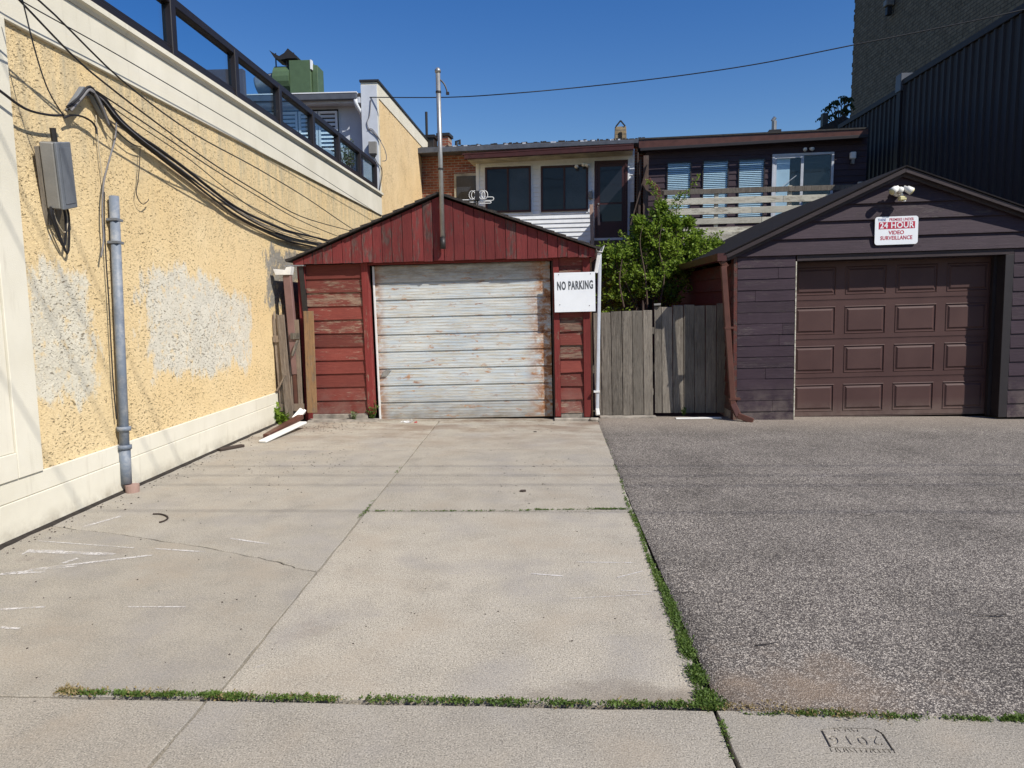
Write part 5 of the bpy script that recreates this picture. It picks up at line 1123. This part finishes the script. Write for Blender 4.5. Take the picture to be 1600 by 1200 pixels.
# ---- white clad house
wh = hthing('white_house', 'white clad rear extension with two dark windows and a maroon door above the red shed', 'house')
xl = L(746, 300)[0]; xrr = L(991, 300)[0]; zb = 3.0; zt0 = L(760, 258)[1]; zt1 = L(985, 248)[1]
MB().ext([(xl, zb), (xrr, zb), (xrr, zt1 + .25), (xl, zt0 + .2)], 'y', .004, .2).build('wall_core', 'white_vinyl', wh)
mb = MB(); z = zb; k = 0
while z < zt0 + .12: lap(mb, xl + .002, xrr - .002, z, z + .118, .002, .004, .028); z += .118
mb.build('siding_courses', 'white_vinyl', wh)
MB().box(xl - .03, xl + .06, -.030, .21, zb, zt0 + .1).build('corner_post', 'white_vinyl', wh)
MB().box(xl - .02, xl, .21, 1.5, zb, zt0 + .2).build('side_wall', 'white_vinyl', wh)
MB().box(xl - .02, xrr, .06, .3, 0, zb - .002).build('lower_wall', 'cellar_brick', wh)
def window(px0, py0, px1, py1, fm, par, split=.5, pane='dark_pane', d=-.02, sill=None, name='window'):
    x0, x1, z0, z1 = sheet(px0, py0, px1, py1, d); t = .055
    f = MB()
    f.box(x0, x0 + t, d - .04, d, z0, z1); f.box(x1 - t, x1, d - .04, d, z0, z1); f.box(x0 + t, x1 - t, d - .039, d, z0, z0 + t); f.box(x0 + t, x1 - t, d - .039, d, z1 - t, z1)
    fo = f.build(name, fm, par, bevel=.003); xm = x0 + (x1 - x0) * split
    MB().box(xm - .025, xm + .025, d - .036, d, z0 + t, z1 - t).build('mullion', fm, fo)
    for (a, b, dd) in ((x0 + t, xm - .025, 0), (xm + .025, x1 - t, .008)): MB().box(a, b, d - .018 + dd, d - .002, z0 + t, z1 - t).build('pane', 'screened_pane' if dd else pane, fo)
    return fo, x0, x1, z0, z1
for (a, b, c, d_, sp) in ((758, 262, 830, 331, .5), (845, 260, 919, 329, .5)):
    fo, x0, x1, z0, z1 = window(a, b, c, d_, 'maroon_frame', wh, sp)
    MB().box(x0 - .045, x0 - .002, -.035, 0, z0 - .045, z1 + .045).build('casing', 'white_vinyl', fo); MB().box(x1 + .002, x1 + .045, -.035, 0, z0 - .045, z1 + .045).build('casing', 'white_vinyl', fo)
    MB().box(x0, x1, -.034, 0, z1 + .002, z1 + .045).build('casing', 'white_vinyl', fo)
# door
x0, x1, z0, z1 = sheet(929, 252, 980, 373, -.02)
df = MB(); df.box(x0, x0 + .06, -.06, -.02, z0, z1); df.box(x1 - .06, x1, -.06, -.02, z0, z1); df.box(x0 + .06, x1 - .06, -.059, -.02, z1 - .07, z1); dfo = df.build('door_frame', 'maroon_frame', wh)
dl = MB().box(x0 + .062, x1 - .062, -.045, -.02, z0, z1 - .072).build('door', 'maroon_frame', wh, bevel=.003)
MB().box(x0 + .15, x1 - .15, -.052, -.0455, z0 + .95, z1 - .16).build('upper_pane', 'dark_pane', dl); MB().box(x0 + .15, x1 - .15, -.052, -.0455, z0 + .46, z0 + .90).build('lower_pane', 'dark_pane', dl)
MB().tube([(x0 + .11, -.09, z0 + .92), (x0 + .11, -.045, z0 + .92)], .022, 8).build('handle', 'silver', dl)
MB().box(x0 - .04, x0 - .002, -.04, 0, z0, z1 + .04).build('door_casing', 'white_vinyl', wh); MB().box(x1 + .002, x1 + .045, -.04, 0, z0, z1 + .04).build('door_casing', 'white_vinyl', wh)
MB().box(x0 - .05, x1 + .12, -.45, .0, z0 - .06, z0 - .002).build('landing', 'white_aluminium', wh)
MB().box(x0 - .1, x1 + .25, -.47, .05, z0 - .34, z0 - .062).build('landing_beam', 'dark_post', wh)
# soffit, gutter, roof
sa = L(726, 248, -.68); sb = L(990, 233, -.68)
def slopebar(a, b, y0, y1, z0, z1, name, mat, par, **kw):
    return MB().hexa([(a[0], y0, a[1] + z0), (b[0], y0, b[1] + z0), (b[0], y1, b[1] + z0), (a[0], y1, a[1] + z0), (a[0], y0, a[1] + z1), (b[0], y0, b[1] + z1), (b[0], y1, b[1] + z1), (a[0], y1, a[1] + z1)]).build(name, mat, par, **kw)
slopebar((sa[0] + .05, sa[1]), (sb[0] - .02, sb[1]), -.65, .3, -.02, .02, 'soffit', 'dirty_white', wh)
slopebar(sa, sb, -.76, -.655, -.03, .08, 'gutter', 'maroon_gutter', wh, bevel=.012)
slopebar((sa[0] - .05, sa[1]), sb, -.76, 1.1, .085, .12, 'roof', 'maroon_gutter', wh)
for (px, py) in ((901, 259), (912, 256), (918, 257)):
    q = L(px, py, -.2); MB().tube([(q[0], -.14, q[1] + .03), (q[0], -.24, q[1] - .03)], [.03, .055], 10).build('floodlight', 'lamp_white', wh, smooth=True)
q = L(923, 305, -.03); MB().box(q[0] - .05, q[0] + .05, -.12, -.03, q[1] - .09, q[1] + .09).build('wall_lamp', 'box_side', wh, bevel=.01)
# stair post below the door
def vbar(name, label, p, q, w, mat, d, cat='post'):
    a = L(*p, d); b = L(*q, d); o = MB().hexa([(b[0] - w / 2, d - w / 2, b[1]), (b[0] + w / 2, d - w / 2, b[1]), (b[0] + w / 2, d + w / 2, b[1]), (b[0] - w / 2, d + w / 2, b[1]), (a[0] - w / 2, d - w / 2, a[1]), (a[0] + w / 2, d - w / 2, a[1]), (a[0] + w / 2, d + w / 2, a[1]), (a[0] - w / 2, d + w / 2, a[1])]).build(name, mat, None, bevel=.004)
    o.location = FH.o; o.rotation_euler = (0, 0, FH.rz); return tag(o, label, cat)
vbar('stair_post', 'pinkish wooden newel post standing left of the maroon door', (924, 320), (926, 390), .09, 'pink_post', -.9)
vbar('stair_post', 'shorter pinkish post close beside the maroon door handle', (935, 322), (936, 352), .06, 'pink_post', -.9)
vbar('dark_post', 'dark post at the right end of the white cladding', (988, 316), (986, 400), .10, 'dark_frame', -.8)

# ---- brown house
nh = hthing('brown_house', 'dark brown clad house with three blinded windows and a sliding glass door over the deck', 'house')
xl = L(1008, 300)[0]; xr2 = L(1352, 300)[0]; zb = 2.7; zt = L(1010, 236)[1] + .05
zt2 = L(1352, 210)[1]
MB().ext([(xl, 0), (xr2, 0), (xr2, zt2), (xl, zt)], 'y', .03, .3).build('wall_core', 'interior', nh)
z = zb; k = 0
wins = [(1042, 253, 1079, 352), (1098, 250, 1137, 350), (1154, 248, 1193, 348)]
ops = [sheet(*w_, -.03) for w_ in wins] + [sheet(1207, 241, 1299, 352, -.03)]
while z < max(zt, zt2):
    # boards cut round the openings
    segs = [(xl, xr2)]
    for (a, b, c, d_) in ops:
        if c < z + .07 < d_: segs = [s for (u, v) in segs for s in ((u, min(v, a)), (max(u, b), v)) if s[1] - s[0] > .01]
    for (u, v) in segs:
        zl = zt + (zt2 - zt) * (v - xl) / (xr2 - xl)
        if z + .1 < zl + .15: lap(MB(), u, v - .002, z, z + .150, .029, .012, .028).build('siding_board', 'house_siding', nh)
    z += .152
for i, w_ in enumerate(wins):
    x0, x1, z0, z1 = ops[i]; t = .03
    f = MB(); f.box(x0, x0 + t, -.02, .028, z0, z1); f.box(x1 - t, x1, -.02, .028, z0, z1); f.box(x0 + t, x1 - t, -.019, .028, z1 - t, z1); f.box(x0 + t, x1 - t, -.019, .028, z0, z0 + t)
    fo = f.build('window', 'dark_frame', nh)
    sl = MB(); zz = z0 + t + .01
    while zz < z1 - t: sl.hexa([(x0 + t, .004, zz), (x1 - t, .004, zz), (x1 - t, .005, zz - .001), (x0 + t, .005, zz - .001), (x0 + t, .022, zz + .030), (x1 - t, .022, zz + .030), (x1 - t, .023, zz + .025), (x0 + t, .023, zz + .025)]); zz += .046
    sl.build('blind', 'blind_white', fo); MB().box(x0 + t, x1 - t, -.012, -.007, z0 + t, z1 - t).build('pane', 'window_glass', fo)
x0, x1, z0, z1 = ops[3]; z0 = 3.0; xm = (x0 + x1) / 2; t = .06
f = MB(); f.box(x0, x0 + t, -.05, .028, z0, z1); f.box(x1 - t, x1, -.05, .028, z0, z1); f.box(x0 + t, x1 - t, -.049, .028, z1 - t, z1); f.box(x0 + t, x1 - t, -.049, .028, z0, z0 + t); fo = f.build('sliding_door', 'white_aluminium', nh, bevel=.004)
lf2 = MB(); lf2.box(x0 + t + .002, x0 + t + .05, -.040, -.01, z0 + t, z1 - t); lf2.box(xm - .045, xm + .02, -.042, -.01, z0 + t, z1 - t); lf2.box(x0 + t + .05, xm - .045, -.039, -.01, z1 - t - .05, z1 - t - .002); lf2.box(x0 + t + .05, xm - .045, -.039, -.01, z0 + t + .002, z0 + t + .05); lf2.build('door_leaf', 'white_aluminium', fo)
MB().box(x0 + t + .05, xm - .045, -.028, -.022, z0 + t + .05, z1 - t - .05).build('pane', 'window_glass', fo); MB().box(xm + .02, x1 - t, -.008, -.002, z0 + t, z1 - t).build('pane', 'window_glass', fo)
# pale curtain half drawn behind the left pane
MB().box(x0 + t, xm - .30, .018, .022, z0, z1 - t).build('curtain', 'blind_white', fo)
MB().obar((x0 + .12, -.045, z0 + 1.35), (xm - .15, -.045, z0 + 1.72), .012, .02, (0, 1, 0)).build('security_bar', 'white_aluminium', fo)
# fascia, roof, soffit
fa = L(998, 232, -.22); fb = L(1356, 211, -.22); fa2 = L(998, 219, -.22); fb2 = L(1356, 202, -.22)
MB().hexa([(fa[0], -.25, fa[1]), (fb[0], -.25, fb[1]), (fb[0], -.22, fb[1]), (fa[0], -.22, fa[1]), (fa2[0], -.25, fa2[1]), (fb2[0], -.25, fb2[1]), (fb2[0], -.22, fb2[1]), (fa2[0], -.22, fa2[1])]).build('fascia', 'brown_metal', nh, bevel=.006)
slopebar(fa2, fb2, -.27, 4, .002, .04, 'roof', 'roof_tar', nh); slopebar(fa, fb, -.219, .3, .0, .03, 'soffit', 'dark_frame', nh)
g0 = L(1000, 236, -.25); g1 = L(1356, 215, -.25); slopebar(g0, g1, -.30, -.252, -.01, .07, 'gutter', 'dark_frame', nh, bevel=.01)
q = L(1263, 234, -.1); 
for dx in (-.05, .05): MB().tube([(q[0] + dx, -.05, q[1] + .04), (q[0] + dx * 1.8, -.16, q[1])], [.03, .05], 10).build('floodlight', 'lamp_white', nh, smooth=True)
q = L(1333, 243, -.1); MB().box(q[0] - .07, q[0] + .07, -.14, -.02, q[1] - .08, q[1] + .09).build('wall_lamp', 'lamp_white', nh, bevel=.02); MB().box(q[0] - .035, q[0] + .035, -.12, -.04, q[1] - .2, q[1] - .081).build('wall_lamp_lens', 'box_side', nh)
x0, x1, z0, z1 = sheet(1206, 188, 1215, 210, 2.5); c = MB().box(x0 - .08, x1 + .08, 2.4, 2.9, z0 - .4, z0 + .12).build('chimney', 'dark_metal', nh); MB().tube([((x0 + x1) / 2, 2.6, z0 + .121), ((x0 + x1) / 2, 2.6, z1)], .07, 10).build('flue', 'silver', c)
MB().tube([((x0 + x1) / 2 - .05, 2.6, z1), ((x0 + x1) / 2 + .02, 2.6, z1 + .1)], .05, 8).build('flue_cap', 'silver', c)

# ---- deck with weathered rails
dk = hthing('wooden_deck', 'raised deck with weathered horizontal grey rails in front of the brown house', 'deck')
dd = -1.9
xs0 = L(1034, 300, dd)[0]; xs1 = L(1356, 290, dd)[0]
rows = [(297, 305, 287), (311, 321, 302), (327, 337, 318), (343, 352, 335), (357, 366, 350)]
for i, (ya, yb, yr) in enumerate(rows):
    za = L(1034, ya, dd)[1]; zb_ = L(1034, yb, dd)[1]; zr = L(1352, yr, dd)[1]
    xm_ = xs0 + (xs1 - xs0) * (.35, .60, .45, .5, .55)[i]
    for (u, v) in ((xs0, xm_ - .004), (xm_ + .004, xs1)):
        fu, fv = (u - xs0) / (xs1 - xs0), (v - xs0) / (xs1 - xs0); h = za - zb_; zu = za + (zr - za) * fu; zv = za + (zr - za) * fv; j = rr(-.008, .008)
        MB().hexa([(u, dd, zu - h), (v, dd, zv - h + j), (v, dd + .035, zv - h + j), (u, dd + .035, zu - h), (u, dd, zu), (v, dd, zv + j), (v, dd + .035, zv + j), (u, dd + .035, zu)]).build('rail_board', 'grey_rail' if i else 'grey_board', dk, bevel=.004)
zt_ = L(1034, 298, dd)[1]; zd = L(1034, 384, dd)[1]
for px in (1120, 1235, 1345): q = L(px, 300, dd)[0]; MB().box(q - .045, q + .045, dd + .036, dd + .12, zd, zt_ - .03 + (q - xs0) * .02).build('rail_post', 'grey_rail', dk, bevel=.004)
MB().hexa([(xs0 + .5, dd - .03, zd), (xs1, dd - .03, zd + .05), (xs1, dd + .02, zd + .05), (xs0 + .5, dd + .02, zd), (xs0 + .5, dd - .03, zd + .27), (xs1, dd - .03, zd + .34), (xs1, dd + .02, zd + .34), (xs0 + .5, dd + .02, zd + .27)]).build('rim_board', 'grey_rail', dk, bevel=.004)
for k in range(14):
    y = dd + .13 + k * .125; MB().box(xs0 - .3, xs1, y, y + .118, zd + .22, zd + .25).build('floor_board', 'grey_board', dk)
xp = L(1009, 300, dd)[0]
MB().box(xp - .06, xp + .06, dd, dd + .12, 0.0, L(1009, 243, dd)[1]).build('corner_post', 'dark_post', dk, bevel=.004)
xq = L(997, 300, dd)[0]; ztq = L(997, 236, dd)[1]
for k in range(6): y = dd + .14 + k * .29; MB().box(xq - .02 + k * .002, xq + .01, y, y + .28, .5, ztq - .02 * k).build('screen_board', 'dark_post', dk)
MB().obar((xq + .03, dd + .05, zd + .2), (xq + .05, dd + .1, ztq - .2), .05, .08, (0, 1, 0)).build('brace', 'dark_post', dk)
MB().obar((xp - .35, dd - .02, zd + .5), (xp + .05, dd - .02, ztq - .3), .03, .07, (0, 1, 0)).build('brace', 'dark_post', dk)
MB().box(xp + .06, xs0 + .05, dd, dd + .05, zt_ - .10, zt_).build('short_rail', 'dark_post', dk)
dsp = hthing('deck_downspout', 'short crooked brown downspout hanging on the deck corner above the shrub', 'downspout')
P = [L(*p, dd - .12) for p in ((1013, 279), (1016, 286), (1027, 293), (1029, 300), (1026, 340), (1025, 372))]
for i in range(len(P) - 1): MB().obar((P[i][0], dd - .12, P[i][1]), (P[i + 1][0], dd - .12, P[i + 1][1]), .10, .08, (0, 1, 0)).build('pipe_section', 'brown_metal', dsp, bevel=.01)

# ================================================================== DARK METAL WALL AND TALL BUILDING (right)
XM = 8.8
def cladding(label, x, ya, yb, z, name='metal_wall'):
    t = thing(name, label, 'wall', (x, ya, 0)); L_ = yb - ya; n = int(round(L_ / 1.0)); w = L_ / n
    MB().box(.05, .3, 0, L_, 0, z - .02).build('wall_core', 'interior', t)
    mb = MB(); P = []
    for k in range(4):
        y = k * w / 4; P += [(y, 0.0), (y + w * .135, 0.0), (y + w * .16, -.035), (y + w * .22, -.035)]
    P.append((w, 0.0)); b = 0
    for (y, xo) in P: mb.v += [(xo, y, .0), (xo, y, z - .14)]
    for i in range(len(P) - 1): mb.f.append((2 * i, 2 * i + 2, 2 * i + 3, 2 * i + 1))
    o = mb.build('metal_panel', 'dark_cladding', t, fix=False)
    for k in range(1, n): copy(o, t, (0, k * w, 0))
    MB().box(-.06, .32, -.01, L_ + .01, z - .139, z).build('coping', 'dark_cladding', t, bevel=.01); return t
cladding('long near stretch of dark ribbed metal wall behind the brown garage', XM, 12.6, 18.75, 6.97)
cladding('short far stretch of dark ribbed metal wall next to the brown house roof', XM + .10, 18.95, 22.9, 6.88)
q = PX(1408, 140, XM)
cb = thing('wall_joint_box', 'grey box capping the joint between the two stretches of metal wall', 'box', (XM, 18.85, 0)); MB().box(-.08, .35, -.10, .10, 0.2, 6.7).build('joint_post', 'dark_cladding', cb); MB().box(-.10, .36, -.14, .14, 6.70, 7.12).build('cap_box', 'grey_gutter', cb, bevel=.01)
XT = 14.0; yend = PX(1333, 80, XT).y
tb = thing('tall_building', 'tall windowless dark brick building rising behind the metal wall', 'building', (XT, 17.5, 0))
MB().box(0, 12, 0, yend - 17.5, 0, 19).build('brick_wall', 'tall_brick', tb)
mb = MB()
for k in range(40): z = .5 + k * .47 + rr(-.1, .1); mb.box(-.02, .05, yend - 17.5 - .02, yend - 17.5 + rr(.01, .05), z, z + rr(.1, .3))
mb.build('ragged_corner', 'tall_brick', tb)
q = PX(1392, 10, XT - .1); MB().box(-.35, -.02, q.y - 17.5 - .15, q.y - 17.5 + .15, q.z, q.z + .25).build('wall_lamp', 'box_side', tb, bevel=.03); MB().box(-.28, -.08, q.y - 17.5 - .1, q.y - 17.5 + .1, q.z - .35, q.z - .01).build('wall_lamp_lens', 'dark_metal', tb, bevel=.02)
# dark pitched roof and tree beyond
q0 = PY(1268, 206, 24.0); q1 = PY(1318, 180, 24.0); q2 = PY(1345, 195, 24.0)
fr_ = thing('far_house', 'dark pitched roof peeking up behind the brown house roof', 'house', (q1.x, 24.0, 0))
MB().ext([(q0.x - q1.x, q0.z), (q2.x - q1.x + .6, q0.z), (q2.x - q1.x, q2.z), (0, q1.z)], 'y', 0, 4).build('roof', 'shingle', fr_); MB().box(q0.x - q1.x + .2, q2.x - q1.x + .4, .2, 3.8, 0, q0.z).build('wall', 'cellar_brick', fr_)
MB().box(q0.x - q1.x + .45, q0.x - q1.x + .62, .3, .5, q0.z, q0.z + .65).build('chimney', 'dark_metal', fr_)
def tree_far():
    t0 = PY(1312, 205, 26.0); t = thing('ailanthus_tree', 'small dark tree with fan-like leaf sprays behind the roofs at the tall building corner', 'tree', (t0.x, 26.0, 0))
    tr = MB(); lv = MB(); H = PY(1312, 196, 26).z
    tr.tube([(0, 0, 0), (.05, 0, H * .5), (0, 0, H)], [.12, .09, .06], 8)
    for (px, py) in ((1288, 178), (1295, 166), (1301, 160), (1308, 156), (1316, 152), (1322, 150), (1328, 152), (1310, 172), (1320, 168), (1328, 172), (1300, 178), (1316, 182), (1284, 182), (1326, 162), (1305, 190), (1322, 190)):
        q = PY(px, py, 26.0 + rr(-.6, .6)); e = Vector((q.x - t0.x, q.y - 26, q.z)); s = Vector((0, 0, H - .3)); m = s.lerp(e, .55) + Vector((0, 0, .1)); tr.tube([s, m, e], [.03, .02, .01], 4)
        for k in range(5):
            a = rr(0, 6.28); d = Vector((math.cos(a), math.sin(a), rr(-.5, .35))).normalized() * rr(.18, .34)
            for j in range(5):
                p = e + d * j / 5 + Vector((0, 0, -.02 * j * j / 3)); leaf(lv, p, .10, Vector((d.y, -d.x, -.4)).normalized()); leaf(lv, p, .12, Vector((-d.y, d.x, -.4)).normalized())
    tr.build('trunk', 'bark', t); lv.build('crown', 'leaf_dark', t, fix=False)
tree_far()
# ================================================================== SHRUB
def shrub():
    Y0 = 12.4; b = G(1000, 600); bx0 = PY(1012, 470, Y0).x
    t = thing('climbing_shrub', 'bright green leafy shrub with long shoots behind the plank fence', 'shrub', (bx0, Y0, 0))
    st = MB(); lv = MB()
    def W(px, py, dy=0): q = PY(px, py, Y0 + dy); return Vector((q.x - bx0, dy, q.z))
    root = Vector((0, 0, 0))
    blobs = [(1010, 430, 30, .0), (985, 410, 32, .1), (960, 405, 24, -.1), (965, 440, 26, .1), (1040, 400, 32, 0), (1075, 400, 30, .2), (1025, 370, 24, 0), (1055, 370, 26, .1), (1085, 375, 20, .2), (1000, 385, 22, .1), (1030, 440, 28, -.1), (1060, 430, 26, 0), (1090, 410, 22, .1),
             (955, 470, 24, .1), (990, 465, 28, 0), (1030, 345, 16, 0), (1050, 350, 14, 0), (1035, 325, 9, 0), (1000, 350, 12, 0), (1010, 362, 16, 0), (1075, 350, 10, .1), (945, 400, 14, 0), (1105, 390, 14, .3), (1120, 385, 12, .4), (940, 430, 12, .1), (1045, 465, 24, .1)]
    for (px, py, r, dy) in blobs:
        c = W(px, py, dy); R_ = r * (Y0 + dy) / 1109
        mid = Vector((c.x * .25 + rr(-.1, .1), c.y * .5, c.z * .55)); P = smooth_pts([root + Vector((rr(-.15, .15), rr(-.1, .1), 0)), mid, c], 4); st.tube(P, [.022 - .016 * i / (len(P) - 1) for i in range(len(P))], 5)
        for _ in range(int(15 + r * 1.4)):   # twigs carrying leaves
            d = Vector((random.gauss(0, 1), random.gauss(0, 1), random.gauss(0.15, 1))).normalized(); s0_ = c + d * R_ * rr(.1, .5); e = s0_ + (d + Vector((0, 0, .35))).normalized() * R_ * rr(.45, .85)
            st.tube([s0_, e], [.004, .002], 3)
            for j in range(15): f = rr(0, 1.05); leaf(lv, s0_.lerp(e, f) + Vector((rr(-.03, .03), rr(-.03, .03), rr(-.03, .03))), rr(.045, .078), (d * .5 + Vector((rr(-1, 1), rr(-1, 1), rr(-.5, .9)))).normalized())
    for pts in (((1060, 390), (1055, 345), (1062, 318), (1078, 296), (1092, 275)), ((1030, 400), (1032, 350), (1028, 315), (1022, 292), (1012, 283)), ((1040, 380), (1048, 330), (1056, 312), (1064, 300)), ((990, 400), (980, 375), (968, 362)), ((1090, 400), (1110, 372), (1128, 362))):
        P = smooth_pts([W(px, py, -.05) for px, py in pts], 5); st.tube(P, .006, 4); n = len(P)
        for i, p in enumerate(P):
            for _ in range(int(16 * (1 - i / n) + 5)): leaf(lv, p + Vector((random.gauss(0, .045), random.gauss(0, .045), random.gauss(0, .045))) * (1.3 - i / n), rr(.03, .055))
    for pts in (((1012, 480), (1008, 430), (1000, 380), (1005, 350)), ((1030, 480), (1038, 430), (1030, 390), (1034, 350)), ((975, 480), (968, 440), (972, 405))):
        st.tube(smooth_pts([W(px, py, -.32) for px, py in pts], 5), [.014, .013, .013, .012, .012, .011, .011, .01, .01, .009, .008, .007, .006, .005, .004, .004][:5 * (len(pts) - 1) + 1], 6)
    st.build('stems', 'bark', t, fix=False); lv.build('foliage', 'leaf_bright', t, fix=False)
shrub()
